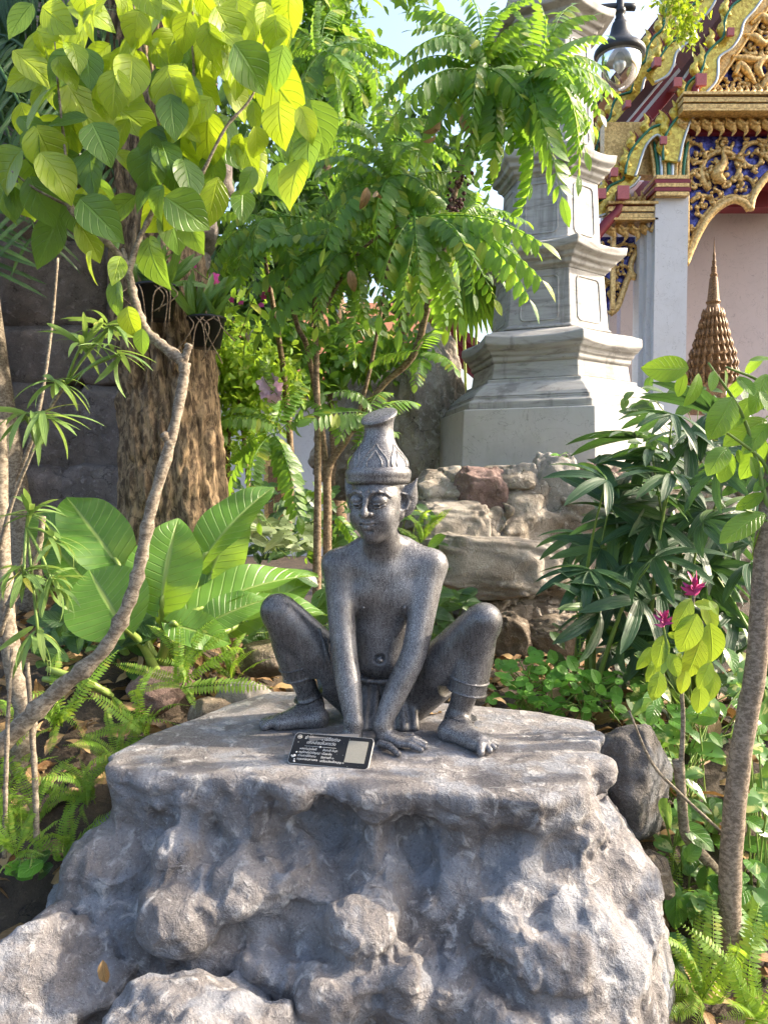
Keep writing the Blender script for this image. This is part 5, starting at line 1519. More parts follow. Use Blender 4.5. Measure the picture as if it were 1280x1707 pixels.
# ------------------------------------------------------------------ elephant ears
def elephant_ear():
    rs = random.Random(8)
    base = Vector(W(262, 1128, 2.88)); 
    root = thing('elephant_ear_plant', 'clump of huge ribbed bright green elephant-ear leaves under the old trunk', 'plant', base)
    K = lambda x, y: (x / 2.286, 760 + y / 2.286)
    # attach, tip, full width (crop px), D attach, D tip, normal tilt
    LV = [((455, 420), (235, 115), 250, 2.90, 2.98, (.35, -1, .25)), ((618, 565), (655, 225), 285, 2.76, 2.80, (-.05, -1, .25)), ((470, 650), (318, 412), 330, 2.66, 2.70, (.1, -1, .35)),
          ((770, 400), (1005, 70), 190, 2.95, 3.05, (-.5, -1, .35)), ((430, 440), (85, 170), 240, 3.05, 3.10, (.3, -1, .5)), ((725, 605), (1200, 338), 185, 2.78, 2.95, (-.1, -.7, .8)),
          ((840, 610), (1265, 520), 190, 2.95, 3.0, (-.1, -.6, .9)), ((655, 640), (880, 700), 150, 2.62, 2.62, (0, -.9, .6)), ((800, 470), (890, 170), 260, 3.12, 3.15, (-.2, -1, .3)),
          ((560, 700), (480, 540), 190, 3.0, 3.02, (.1, -1, .2)), ((700, 560), (960, 400), 200, 3.05, 3.1, (-.2, -.8, .7)), ((330, 480), (170, 300), 190, 2.95, 2.95, (.4, -1, .2)), ((900, 650), (1180, 420), 190, 3.15, 3.2, (0, -.7, .7)), ((790, 640), (1010, 515), 150, 2.7, 2.74, (0, -.8, .7))]
    for k, (a, t, w, d0, d1, nr) in enumerate(LV):
        p = W(*K(*a), d0); q = W(*K(*t), d1); d = q - p
        T = leaf_T(1.0, 26, .60, .88, .20, rs.uniform(.35, .8), rs.uniform(.018, .034), 7, .30, seed=k, twist=rs.uniform(-.25, .25))
        me = meshT('leaf_blade', T, MT['leaf_ear'])
        wd = w / 2.286 / FPX * d0
        stalk = Geo()
        s0 = base + Vector((rs.uniform(-.08, .08), rs.uniform(-.06, .06), -.06))
        mid = s0.lerp(p, .5) + Vector(((p.x - s0.x) * .12, .02, .05))
        stalk.tube(curve_pts([tuple(s0), tuple(mid), tuple(p), tuple(p + d * .10)], 14), list(np.linspace(.020, .006, 15)), 8)
        st = stalk.obj('leaf_stalk', MT['petiole'], root)
        put('leaf_blade', me, root, orient(p, d, Vector(nr), d.length * 1.03, wd))
    for a, b, c in (((180, 810), (330, 860), (430, 915)), ((165, 850), (300, 868), (420, 900))):
        g = Geo(); g.tube(curve_pts([tuple(W(*K(*a), 2.5)), tuple(W(*K(*b), 2.5)), tuple(W(*K(*c), 2.55))], 8), [.009, .012, .012, .012, .012, .012, .012, .012, .008], 8); g.obj('leaf_stalk', MT['petiole'], root)
elephant_ear()

# ------------------------------------------------------------------ ferns
def fern_T(pairs=26, w=.2, arch=.3, seed=0):
    rs = random.Random(seed)
    T = leaf_T(.34, 3, .35, .6, .1, .3, 0, 1)
    g = Geo(); mats = []; rn = []
    pos = lambda t: Vector((.05 * math.sin(2.5 * t + seed), t, arch * 4 * t * (1 - t) * .5))
    for i in range(pairs):
        t = .06 + .94 * (i + .5) / pairs
        tn = (pos(min(1, t + .01)) - pos(t - .01)).normalized()
        L = w * .5 * min(1, .55 + t * 2.2) * min(1, (1 - t) * 3.2 + .12)
        for sx in (-1, 1):
            mats.append(orient(pos(t), Vector((sx, 0, 0)) + tn * .22 + UP * rs.uniform(-.3, .05), UP + rv(rs, .15), L)); rn.append(rs.random())
    g.inst(T, mats, rn)
    g2 = Geo(); g2.tube([pos(i / 8) for i in range(9)], [.007 * (1 - .7 * i / 8) for i in range(9)], 4)
    g.add(g2.v[0], g2.f, np.tile((.5, .5), (len(g2.v[0]), 1)), .7)
    return g
FERN = [fern_T(26, .20, .3, 1).mesh('frond', MT['leaf_fern']), fern_T(30, .17, .55, 2).mesh('frond', MT['leaf_fern']), fern_T(24, .22, .15, 3).mesh('frond', MT['leaf_fern']), fern_T(28, .18, .8, 4).mesh('frond', MT['leaf_fern'])]
def fern(base, label, tips=None, n=9, L=.3, seed=0, lean=(0, -.3, 0)):
    rs = random.Random(seed)
    base = Vector(base)
    root = thing('fern', label, 'fern', base, 'sword ferns in the bed')
    if tips:
        for (x, y, D) in tips:
            q = W(x, y, D); d = q - base
            put('frond', rs.choice(FERN), root, orient(base, d, UP * .7 + TOCAM * rs.uniform(.4, 1) + rv(rs, .2), d.length))
    for k in range(n):
        a = k / max(n, 1) * 6.283 + rs.uniform(-.4, .4)
        l = L * rs.uniform(.7, 1.2)
        d = Vector((math.cos(a), math.sin(a), rs.uniform(.35, 1.3))) + Vector(lean)
        put('frond', rs.choice(FERN), root, orient(base + rv(rs, .01), d, UP + TOCAM * .4 + rv(rs, .2), l))
fern(W(303, 1142, 2.62), 'bright fern arching over the reddish stone behind the pedestal', [(372, 1028, 2.66), (300, 1030, 2.6), (455, 1150, 2.55), (412, 1082, 2.7), (322, 1182, 2.5), (190, 1100, 2.6), (225, 1160, 2.55)], 3, .22, 1)
fern(W(245, 1225, 2.35), 'bright fern hanging over the left end of the pedestal', [(115, 1245, 2.3), (245, 1218, 2.25), (190, 1155, 2.4), (140, 1300, 2.25), (260, 1180, 2.35), (170, 1210, 2.3)], 4, .24, 2)
fern(W(150, 1335, 2.2), 'yellow-green fern under the crooked branch beside the pedestal', [(135, 1260, 2.2), (75, 1330, 2.1), (150, 1385, 2.1), (95, 1285, 2.2), (180, 1290, 2.2), (45, 1290, 2.15)], 5, .22, 3)
fern(W(60, 1375, 2.15), 'yellow-green fern among dry leaves at the left edge', [(20, 1310, 2.1), (5, 1400, 2.05), (110, 1330, 2.1), (60, 1440, 2.05), (-20, 1350, 2.1)], 6, .24, 4)
fern(W(20, 1260, 2.3), 'fern at the left edge beside the grey stems', [(-10, 1200, 2.25), (60, 1215, 2.2), (75, 1270, 2.2)], 6, .22, 5)
fern(W(110, 1430, 2.1), 'fern in the crevice above the lower left rock', [(95, 1370, 2.05), (160, 1400, 2.05), (60, 1400, 2.0), (140, 1350, 2.1)], 6, .20, 11)
fern(W(10, 1330, 2.15), 'pale fern low at the extreme left edge', [(-15, 1270, 2.1), (40, 1280, 2.1), (50, 1350, 2.05), (-10, 1420, 2.0)], 6, .22, 12)
fern(W(200, 1270, 2.3), 'small fern pressed against the left end of the pedestal lip', [(150, 1250, 2.25), (165, 1310, 2.2), (205, 1210, 2.3), (130, 1220, 2.3)], 6, .2, 13)
fern(W(95, 1210, 2.45), 'fern below the narrow-leaved plants behind the crooked branch', [(60, 1160, 2.4), (130, 1180, 2.4), (150, 1230, 2.35), (80, 1260, 2.3)], 6, .24, 14)
fern(W(385, 1130, 2.8), 'upright fern behind the left end of the rock top', [(372, 1060, 2.8), (430, 1085, 2.75), (340, 1090, 2.8)], 5, .2, 15)
fern(W(25, 1425, 2.0), 'fern sprouting above the lower left rock at the frame edge', [(-10, 1380, 1.95), (60, 1385, 1.95), (70, 1430, 1.95), (20, 1340, 2.0)], 5, .18, 16)
fern(W(1160, 1665, 2.15), 'sword fern at the foot of the slim right-hand trunk', [(1185, 1480, 2.3), (1070, 1575, 2.05), (1130, 1540, 2.2), (1105, 1690, 2.0), (1215, 1560, 2.1), (1050, 1650, 2.1), (1150, 1720, 1.95)], 6, .3, 6)
fern(W(1245, 1690, 2.0), 'large light green sword fern in the lower right corner', [(1215, 1575, 1.95), (1250, 1590, 1.95), (1290, 1600, 1.95), (1185, 1690, 1.9), (1300, 1690, 1.9), (1230, 1640, 1.85)], 5, .28, 7)
fern(W(1110, 1560, 2.45), 'darker fern behind the right shoulder of the pedestal', [(1120, 1470, 2.45), (1180, 1520, 2.4), (1095, 1640, 2.3), (1160, 1600, 2.35)], 6, .28, 8)
fern(W(1060, 1690, 2.1), 'fern tucked under the lower right flank of the pedestal', [(1010, 1700, 2.0), (1080, 1620, 2.1), (1120, 1700, 2.0)], 6, .24, 9)
fern(W(700, 905, 4.1), 'small yellow-green fern behind the statue\'s shoulder', [(690, 862, 4.0), (705, 868, 4.0), (672, 880, 4.0)], 6, .26, 10)

# ------------------------------------------------------------------ narrow-leaved plants and bare stems on the left
STRAP = [meshT('leaf', leaf_T(.13, 8, .6, .8, .25, .5 + .4 * k, 0, 1, seed=k), MT['leaf_strap']) for k in range(3)]
def whorl_plant(label, stem, tips, seed, n=26, L=.13, D=2.1, mat='bark_grey', r=.008):
    rs = random.Random(seed)
    pts = [W(*p) for p in stem]
    root = thing('narrow_leaf_plant', label, 'plant', pts[0], 'narrow-leaved plants at the left edge')
    g = Geo(); cv = curve_pts([tuple(p) for p in pts], len(pts) * 5); g.tube(cv, list(np.linspace(r, r * .6, len(cv))), 8, wob=.05); g.obj('stem', MT[mat], root)
    for (x, y, d, nn, bias) in tips:
        c = W(x, y, d)
        e = pts[-1]
        if (c - e).length > .03:
            g = Geo(); g.tube(curve_pts([tuple(e), tuple((c + e) / 2 + Vector((0, 0, .01))), tuple(c)], 6), r * .55, 6); g.obj('stem', MT['green_stem'], root)
        for k in range(nn):
            a = k * 2.4 + rs.uniform(-.3, .3)
            up = rs.uniform(-.5, .9)
            dd = Vector((math.cos(a), math.sin(a) * .8, up)) + Vector(bias)
            put('leaf', rs.choice(STRAP), root, orient(c - Vector(bias) * .05 * rs.random() + rv(rs, .006), dd, UP + rv(rs, .3), L * rs.uniform(.7, 1.25), L * rs.uniform(.8, 1.3)))
whorl_plant('narrow-leaved plant with a leaning pale stem against the rock wall', [(20, 830, 2.4), (62, 700, 2.4), (85, 560, 2.4), (97, 430, 2.4)], [], 1, r=.007)
whorl_plant('spray of long narrow drooping leaves in front of the rock wall', [(30, 800, 2.35), (60, 720, 2.3), (110, 640, 2.25)], [(185, 545, 2.2, 22, (.4, 0, .1)), (140, 570, 2.2, 16, (0, 0, .2)), (200, 590, 2.2, 10, (.2, 0, -.3)), (95, 640, 2.2, 12, (.1, 0, -.2))], 2, L=.12)
whorl_plant('narrow-leaved plant with yellowing tips low at the left edge', [(-10, 960, 2.3), (20, 840, 2.25), (60, 740, 2.2)], [(75, 695, 2.15, 12, (.2, 0, -.3)), (40, 690, 2.15, 10, (-.3, 0, 0))], 3, L=.15)
whorl_plant('cluster of soft narrow leaves over the grey trunk foot', [(0, 1060, 2.2), (30, 960, 2.15), (45, 880, 2.1)], [(50, 850, 2.1, 16, (0, 0, .3)), (40, 960, 2.05, 22, (0, 0, -.4)), (90, 975, 2.05, 20, (.1, 0, -.5)), (65, 1065, 2.05, 16, (.1, 0, -.5)), (95, 900, 2.1, 12, (.3, 0, -.1))], 4, L=.11)
def bare_stems():
    for k, (lab, pts, r) in enumerate((('pale grey forked trunk standing at the left edge', [(20, 1290, 2.25), (45, 1210, 2.25), (20, 1100, 2.28), (5, 900, 2.3), (2, 700, 2.3)], [.034, .030, .026, .022, .016]),
                                       ('thin upright cane at the far left edge', [(8, 1430, 2.0), (12, 1250, 2.0), (20, 1080, 2.0)], [.006, .006, .004]),
                                       ('thin ringed cane below the crooked branch', [(62, 1400, 2.05), (58, 1280, 2.05), (46, 1105, 2.05)], [.008, .008, .006]),
                                       ('slim twig rising from the lower left litter', [(72, 860, 2.15), (60, 930, 2.15), (15, 1010, 2.15)], [.009, .009, .012]))):
        p0 = W(*pts[0]); root = thing('bare_stem', lab, 'stem', p0, 'bare stems at the left edge')
        cv = curve_pts([tuple(W(*p)) for p in pts], 24); rr = np.interp(np.linspace(0, 1, 25), np.linspace(0, 1, len(r)), r)
        rr = rr * (1 + .12 * np.sin(np.arange(25) * 2.1))
        g = Geo(); g.tube(cv, list(rr), 10, wob=.04); g.obj('stalk', MT['bark_grey'], root)
bare_stems()

# ------------------------------------------------------------------ lady palm on the right
def palmate_T(nf=7, seed=0):
    rs = random.Random(seed)
    T = leaf_T(.20, 7, .5, .6, .35, .65, 0, 2)
    g = Geo(); mats = []; rn = []
    for i in range(nf):
        a = (i - (nf - 1) / 2) / nf * 3.6 + rs.uniform(-.08, .08)
        d = Vector((math.sin(a), math.cos(a), rs.uniform(-.12, .12)))
        mats.append(orient((0, 0, 0), d, UP + rv(rs, .15), rs.uniform(.82, 1.08))); rn.append(rs.random())
    g.inst(T, mats, rn); return g
def lady_palm():
    rs = random.Random(21)
    ms = [palmate_T(n, k).mesh('palm_leaf', MT['leaf_palm']) for k, n in enumerate((6, 7, 8, 5))]
    groups = [('dense dark lady palm clump beside the rubble mound', (1060, 1180, 3.3), [(1010, 800), (1030, 870), (1000, 915), (1060, 730), (1085, 750), (1080, 820), (1060, 890), (1025, 970), (1090, 930), (1065, 1000), (1000, 1020), (1090, 1050), (1040, 1060), (1110, 860), (1120, 790), (1100, 990), (1015, 840), (985, 950), (1050, 940), (1090, 870), (1020, 1010)], 3.25),
              ('dark lady palm behind the slim right-hand trunk', (1200, 1200, 3.2), [(1150, 720), (1190, 690), (1230, 740), (1160, 820), (1210, 860), (1260, 830), (1150, 900), (1180, 950), (1250, 940), (1140, 1000), (1220, 1020), (1270, 1060), (1120, 690), (1290, 760), (1180, 1080), (1250, 1130), (1130, 1080), (1200, 780), (1170, 870)], 3.2)]
    for lab, b, cs, D in groups:
        base = Vector(W(b[0], b[1], b[2])); base.z = float(gz(base.x, base.y))
        root = thing('lady_palm', lab, 'palm', base, 'lady palms')
        for k, (x, y) in enumerate(cs):
            for rep_ in range(2):
                d0 = D + rs.uniform(-.35, .3) + .25 * rep_
                c = W(x + rs.uniform(-28, 28) * rep_, y + rs.uniform(-28, 28) * rep_, d0)
                L = rs.uniform(.20, .30)
                d = Vector((rs.uniform(-1, .6), rs.uniform(-.9, .1), rs.uniform(-.5, .45)))
                nrm = UP + TOCAM * rs.uniform(.2, .9) + rv(rs, .25)
                put('palm_leaf', rs.choice(ms), root, orient(c, d, nrm, L))
                if rep_ == 0 and k % 2 == 0:
                    g = Geo(); f = base + Vector((rs.uniform(-.3, .3), rs.uniform(-.15, .15), 0))
                    g.tube(curve_pts([tuple(f), tuple(f.lerp(c, .6) + Vector((0, .05, .06))), tuple(c)], 8), [.011, .011, .010, .009, .007, .005, .004, .004, .003], 6); g.obj('cane', MT['green_stem'], root)
lady_palm()

# ------------------------------------------------------------------ slim tree on the right with oval leaves
def right_tree():
    rs = random.Random(31)
    K = lambda x, y: (880 + x / 2.7525, 580 + y / 2.7525)
    base = Vector(W(1214, 1660, 2.28)); base.z = float(gz(base.x, base.y)) - .02
    root = thing('slim_tree', 'slim grey-brown trunk with smooth oval leaves along the right edge', 'tree', base)
    def br(pts, r, mat='bark_brown'):
        cv = curve_pts([tuple(W(*p)) for p in pts], len(pts) * 6); rr = np.interp(np.linspace(0, 1, len(cv)), np.linspace(0, 1, len(r)), r)
        g = Geo(); g.tube(cv, list(rr), 14, wob=.03); g.obj('trunk' if r[0] > .02 else 'branch', MT[mat], root)
    br([(1212, 1700, 2.28), (1215, 1560, 2.28), (1218, 1420, 2.28), (1235, 1250, 2.27), (1258, 1120, 2.26), (1268, 1000, 2.25), (1276, 880, 2.24), (1300, 720, 2.22), (1330, 500, 2.2), (1360, 250, 2.2)], [.037, .033, .032, .031, .030, .029, .027, .025, .022, .02], 'bark_tree')
    for a, b in ((((1280, 850), (1240, 700)), (1180, 605)), (((1285, 800), (1262, 760)), (1180, 700)), (((1300, 700), (1270, 640)), (1210, 612)), (((1276, 870), (1275, 860)), (1240, 850))):
        pts = [(p[0], p[1], 2.22) for p in a] + [(b[0], b[1], 2.18)]
        br(pts, [.007, .005, .003], 'green_stem')
    ms = [meshT('leaf', leaf_T(.48 + .05 * k, 10, .7, .75, .15, .3 + .2 * k, .004, 3, seed=k), MT['leaf_tree']) for k in range(3)]
    LV = "735,92,556,104;722,118,676,226;782,118,768,268;852,105,846,190;902,102,916,210;1078,50,975,104;1092,120,1038,294;1022,226,946,346;934,226,856,398;1092,326,906,428;1084,415,984,606;912,456,832,546;934,486,878,626;1104,346,986,476;1080,668,956,742;1082,756,886,868;1086,790,1058,978;1102,606,1036,644;962,466,982,526;1010,60,1110,30;1060,200,1140,300;1000,150,900,230;1100,480,1150,620;1020,500,1060,600;1080,130,1180,180;1100,700,1180,780;960,130,1040,200"
    for s in LV.split(';'):
        x0, y0, x1, y1 = [float(v) for v in s.split(',')]
        d0 = 2.2 + rs.uniform(-.08, .10)
        p = W(*K(x0, y0), d0); q = W(*K(x1, y1), d0 + rs.uniform(-.06, .04)); d = q - p
        put('leaf', rs.choice(ms), root, orient(p, d, TOCAM + UP * rs.uniform(.1, .7) + rv(rs, .3), d.length * 1.03))
    # crown above and beside the frame, which throws the dappled shade on the rock
    for k in range(75):
        c = Vector((2.35, 2.30, 1.95)) + Vector((rs.gauss(0, .36), rs.gauss(0, .46), rs.gauss(0, .36)))
        u = (c.x / max(c.y, .1)) * FPX + CX
        if u < 1330: continue
        d = Vector((rs.uniform(-1, 1), rs.uniform(-1, 1), rs.uniform(-1, .2)))
        put('leaf', rs.choice(ms), root, orient(c, d, UP + rv(rs, .4), rs.uniform(.11, .17)))
    br([(1300, 720, 2.22), (1450, 660, 2.3), (1650, 620, 2.35), (1850, 600, 2.35)], [.018, .016, .013, .006], 'bark_tree')
MT['bark_tree'] = m_bark('grey_brown_trunk_bark', (0.16, 0.125, 0.09), (0.33, 0.265, 0.20), 2.4, .5)
right_tree()

# ------------------------------------------------------------------ shrub with magenta flowers
def flower_shrub():
    rs = random.Random(41)
    K = lambda x, y: (880 + x / 2.7525, 580 + y / 2.7525)
    base = Vector(W(1195, 1455, 2.42))
    root = thing('flowering_shrub', 'leggy shrub with pale green leaves and two spiky magenta flower heads', 'shrub', base)
    def br(pts, r, mat='bark_grey'):
        cv = curve_pts([tuple(W(*p)) for p in pts], len(pts) * 6); g = Geo(); g.tube(cv, list(np.interp(np.linspace(0, 1, len(cv)), np.linspace(0, 1, len(r)), r)), 9, wob=.04); g.obj('stem', MT[mat], root)
    br([(1195, 1455, 2.42), (1165, 1420, 2.4), (1142, 1390, 2.38), (1136, 1330, 2.37), (1130, 1268, 2.36)], [.018, .017, .016, .015, .018])
    br([(1135, 1275, 2.36), (1138, 1200, 2.35), (1136, 1130, 2.34), (1150, 1040, 2.34), (1157, 985, 2.34)], [.008, .0065, .006, .005, .004])
    br([(1136, 1155, 2.34), (1120, 1120, 2.34), (1108, 1060, 2.34), (1104, 1040, 2.34)], [.005, .005, .004, .003], 'green_stem')
    br([(1205, 1390, 2.34), (1130, 1320, 2.33), (1085, 1270, 2.32), (1048, 1185, 2.3)], [.005, .005, .0045, .003])
    ms = [meshT('leaf', leaf_T(.5 + .04 * k, 10, .7, .85, .2, .4 + .15 * k, .006, 3, seed=k + 3), MT['leaf_flower']) for k in range(3)]
    LV = "745,1150,676,1296;772,1220,698,1402;800,1150,872,1302;832,1262,864,1456;792,1335,738,1526;622,1318,588,1468;650,1400,694,1516;562,1372,518,1484;602,1486,582,1628;592,1430,556,1536;832,1446,788,1566;852,1480,842,1628;790,1545,786,1686;722,1480,700,1586;760,1170,850,1190;640,1310,700,1330;830,1160,880,1220;700,1400,660,1480;800,1420,850,1520"
    for s in LV.split(';'):
        x0, y0, x1, y1 = [float(v) for v in s.split(',')]
        d0 = 2.33 + rs.uniform(-.06, .06); p = W(*K(x0, y0), d0); q = W(*K(x1, y1), d0 - .02); d = q - p
        put('leaf', rs.choice(ms), root, orient(p, d, TOCAM + UP * rs.uniform(0, .5) + rv(rs, .25), d.length * 1.03))
    pt = leaf_T(.16, 5, .7, .7, .3, .4, 0, 1)
    for cx_, cy_, s in ((762, 1120, 1.0), (620, 1262, .85)):
        g = Geo(); c = W(*K(cx_, cy_), 2.33)
        for k in range(26):
            d = Vector((rs.gauss(0, .7), rs.gauss(0, .6), rs.uniform(.1, 1.2)))
            g.inst(pt, [orient(c + Vector((0, 0, rs.uniform(-.015, .02))), d, rv(rs), .042 * s * rs.uniform(.7, 1.2), .07 * s)])
        g.obj('flower_head', MT['petal_pink'], root)
flower_shrub()

# ------------------------------------------------------------------ low plants: herbs, pothos, understorey
HERB = [meshT('leaf', leaf_T(.85, 5, .6, .6, .15, .25, 0, 2, .15), MT['leaf_herb']), meshT('leaf', leaf_T(.7, 5, .6, .7, .2, .4, 0, 2, .1), MT['leaf_herb'])]
def clump(name, label, cat, base, meshes, spots, L, D, dj, seed, group=None, stem='green_stem', sr=.0025, droop=0.0, nstem=None, pname='leaf'):
    rs = random.Random(seed)
    base = Vector(base); root = thing(name, label, cat, base, group)
    for k, (x, y) in enumerate(spots):
        d0 = D + rs.uniform(-dj, dj)
        p = W(x, y, d0)
        d = Vector((rs.uniform(-1, 1), rs.uniform(-1, .2), rs.uniform(-.5, .5) - droop))
        l = L * rs.uniform(.65, 1.25)
        put(pname, rs.choice(meshes), root, orient(p - d.normalized() * l * .5, d, UP + TOCAM * rs.uniform(.3, 1.1) + rv(rs, .2), l))
        if nstem is None or k % nstem == 0:
            g = Geo(); f = base + Vector((rs.gauss(0, .05), rs.gauss(0, .04), 0))
            g.tube(curve_pts([tuple(f), tuple(f.lerp(p, .55) + Vector((0, 0, .03))), tuple(p)], 6), sr, 5, cap=False); g.obj('stem', MT[stem], root)
    return root
rs_ = random.Random(3)
def scatter(x0, y0, x1, y1, n, f=None):
    out = []
    while len(out) < n:
        x, y = rs_.uniform(x0, x1), rs_.uniform(y0, y1)
        if f is None or f(x, y): out.append((x, y))
    return out
clump('herb', 'bright round-leaved herb growing behind the statue\'s right-hand knee', 'herb', W(880, 1190, 3.05), HERB, scatter(815, 1085, 935, 1180, 80, lambda x, y: y > 1085 + abs(x - 890) * .25), .050, 2.98, .12, 1, 'round-leaved herbs', nstem=3)
clump('herb', 'bright round-leaved herb beside the back right corner of the pedestal', 'herb', W(980, 1200, 3.0), HERB, scatter(930, 1100, 1038, 1195, 60, lambda x, y: y > 1095 + abs(x - 970) * .4), .050, 2.95, .12, 2, 'round-leaved herbs', nstem=3)
def weed():
    rs = random.Random(6)
    root = thing('flowering_weed', 'thin weed with tiny white flower heads in front of the rubble', 'weed', W(965, 1100, 3.1))
    g = Geo(); g.tube(curve_pts([tuple(W(965, 1110, 3.1)), tuple(W(966, 1060, 3.1)), tuple(W(960, 1010, 3.1)), tuple(W(963, 985, 3.1))], 10), .003, 5); g.obj('stem', MT['green_stem'], root)
    lf = meshT('leaf', leaf_T(.35, 5, .6, .8, .2, .4), MT['leaf_herb'])
    for k in range(16):
        p = W(964 + rs.uniform(-4, 4), 1100 - k * 6, 3.1); put('leaf', lf, root, orient(p, (rs.uniform(-1, 1), rs.uniform(-1, 0), .2), UP + TOCAM * .5, rs.uniform(.02, .045)))
    for x, y in ((947, 1000), (953, 992), (944, 1008), (957, 1003), (962, 978), (970, 985), (966, 975), (974, 992)):
        g = Geo(); c = W(x, y, 3.09)
        g.lathe([(.001, -.010), (.005, -.006), (.006, .002), (.008, .007), (.001, .008)], 7, tuple(c), cap=False); g.obj('flower', MT['petal_white'], root)
weed()
POTH = [meshT('leaf', leaf_T(.72, 8, .55, .95, .2, .4 + .2 * k, .005, 3, .35, seed=k), MT['leaf_pothos']) for k in range(2)]
def m_vari():
    t = NT('cream_splashed_leaf')
    col = t.mix(t.mask(t.noise(26, 4, .6, t.world(), .6), .55, .62), (0.06, 0.16, 0.03), (0.42, 0.45, 0.16))
    b = t.n('BsdfPrincipled', {'Base Color': col, 'Roughness': .3}); tl = t.n('BsdfTranslucent', {'Color': (.3, .5, .08, 1)})
    mx = t.n('MixShader', {0: .3}); t.t.links.new(b.outputs[0], mx.inputs[1]); t.t.links.new(tl.outputs[0], mx.inputs[2]); t.t.links.new(mx.outputs[0], t.out.inputs[0]); return t.m
MT['leaf_vari'] = m_vari()
POTH += [meshT('leaf', leaf_T(.72, 8, .55, .95, .2, .5, .005, 3, .35, seed=5), MT['leaf_vari']), meshT('leaf', leaf_T(.68, 8, .55, .95, .25, .3, .005, 3, .35, seed=7), MT['leaf_vari'])]
for k, (lab, box, D, n) in enumerate((('variegated pothos leaves between the brown rock and the slim trunk', (1050, 1165, 1200, 1330), 2.75, 46), ('pothos vines below the brown rock beside the pedestal flank', (1060, 1330, 1210, 1520), 2.5, 46), ('pothos and broad leaves right of the slim trunk', (1235, 1130, 1300, 1560), 2.45, 50), ('low pothos above the ferns in the lower right', (1070, 1480, 1300, 1640), 2.4, 60), ('deep shaded pothos behind the flowering shrub', (1040, 1090, 1290, 1240), 3.0, 50))):
    clump('pothos', lab, 'vine', W((box[0] + box[2]) / 2, box[3], D), POTH, scatter(*box, n), .085, D, .16, 50 + k, 'pothos vines on the right', droop=.3, nstem=2, sr=.003)
SYN = [meshT('leaf', leaf_T(.6, 7, .5, .95, .2, .4, .004, 2, .35), MT['leaf_pale']), meshT('leaf', leaf_T(.6, 7, .5, .95, .2, .4, .004, 2, .35), MT['leaf_dark'])]
clump('arrowhead_plant', 'pale variegated arrowhead leaves behind the elephant ears', 'plant', W(470, 920, 3.9), [SYN[0]], scatter(405, 858, 535, 915, 45), .10, 3.9, .15, 60, 'understorey plants', droop=.1, nstem=3)
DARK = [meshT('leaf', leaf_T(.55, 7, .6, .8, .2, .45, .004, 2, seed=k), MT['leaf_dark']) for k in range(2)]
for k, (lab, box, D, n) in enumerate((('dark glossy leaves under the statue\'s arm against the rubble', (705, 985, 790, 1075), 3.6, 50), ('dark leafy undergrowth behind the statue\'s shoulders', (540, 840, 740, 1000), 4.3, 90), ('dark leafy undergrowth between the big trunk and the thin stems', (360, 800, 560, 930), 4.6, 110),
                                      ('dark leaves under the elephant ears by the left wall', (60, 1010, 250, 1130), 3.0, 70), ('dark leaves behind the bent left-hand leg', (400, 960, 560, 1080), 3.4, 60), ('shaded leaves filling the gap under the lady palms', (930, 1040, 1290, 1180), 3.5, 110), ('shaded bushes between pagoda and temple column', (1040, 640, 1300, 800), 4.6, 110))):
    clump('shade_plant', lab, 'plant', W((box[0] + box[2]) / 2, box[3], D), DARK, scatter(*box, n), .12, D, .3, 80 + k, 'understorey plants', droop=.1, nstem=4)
clump('sprout', 'little green sprout growing from the top of the rubble', 'sprout', W(935, 775, 4.72), HERB, [(925, 762), (938, 756), (948, 764), (932, 768), (944, 770)], .06, 4.7, .02, 70)
clump('seedling', 'palmate green seedling on the lower left rock', 'seedling', W(40, 1450, 2.05), DARK + HERB, scatter(10, 1425, 75, 1460, 9), .07, 2.05, .04, 71)

# ------------------------------------------------------------------ background trees, creeper, palms
def leaf_mass(name, label, cat, root_pt, blobs, n, L, mat, seed, T=None, trunk=None, group=None, bark='bark_brown'):
    rs = np.random.RandomState(seed); rr = random.Random(seed)
    T = T or leaf_T(.45, 3, .7, .8, .2, .5, 0, 1)
    root = thing(name, label, cat, root_pt, group)
    g = Geo(); tot = sum(b[3] for b in blobs)
    for (x, y, D, wt, rx, rz, ry) in blobs:
        c = W(x, y, D); k = int(n * wt / tot)
        sub = [(c + Vector((rr.uniform(-1, 1) * rx, rr.uniform(-1, 1) * ry, rr.uniform(-1, 1) * rz))) for _ in range(max(3, k // 45))]
        mats = []
        for i in range(k):
            s = sub[i % len(sub)]
            p = s + Vector((rr.gauss(0, .16 * rx + .05), rr.gauss(0, .16 * ry + .05), rr.gauss(0, .14 * rz + .04)))
            mats.append(orient(p, (rr.uniform(-1, 1), rr.uniform(-1, 1), rr.uniform(-1, .3)), UP + rv(rr, .5), L * rr.uniform(.7, 1.3)))
        g.inst(T, mats)
    g.obj('crown', MT[mat], root)
    if trunk:
        for pts, r in trunk:
            gg = Geo(); cv = curve_pts([tuple(W(*p)) for p in pts], 14); gg.tube(cv, list(np.linspace(r, r * .5, 15)), 10, wob=.05); gg.obj('trunk', MT[bark], root)
    return root
leaf_mass('creeper', 'mass of small glossy creeper leaves hanging beside the big trunk', 'creeper', W(400, 800, 4.1), [(400, 610, 4.2, 3, .22, .16, .2), (430, 660, 4.2, 2, .16, .14, .15), (385, 700, 4.2, 1.5, .10, .22, .1), (365, 560, 4.1, 1, .12, .12, .12)], 2600, .055, 'leaf_fern', 1, trunk=[([(420, 880, 4.2), (410, 760, 4.2), (395, 640, 4.2)], .015), ([(385, 880, 4.2), (380, 740, 4.2), (400, 620, 4.2)], .02)])
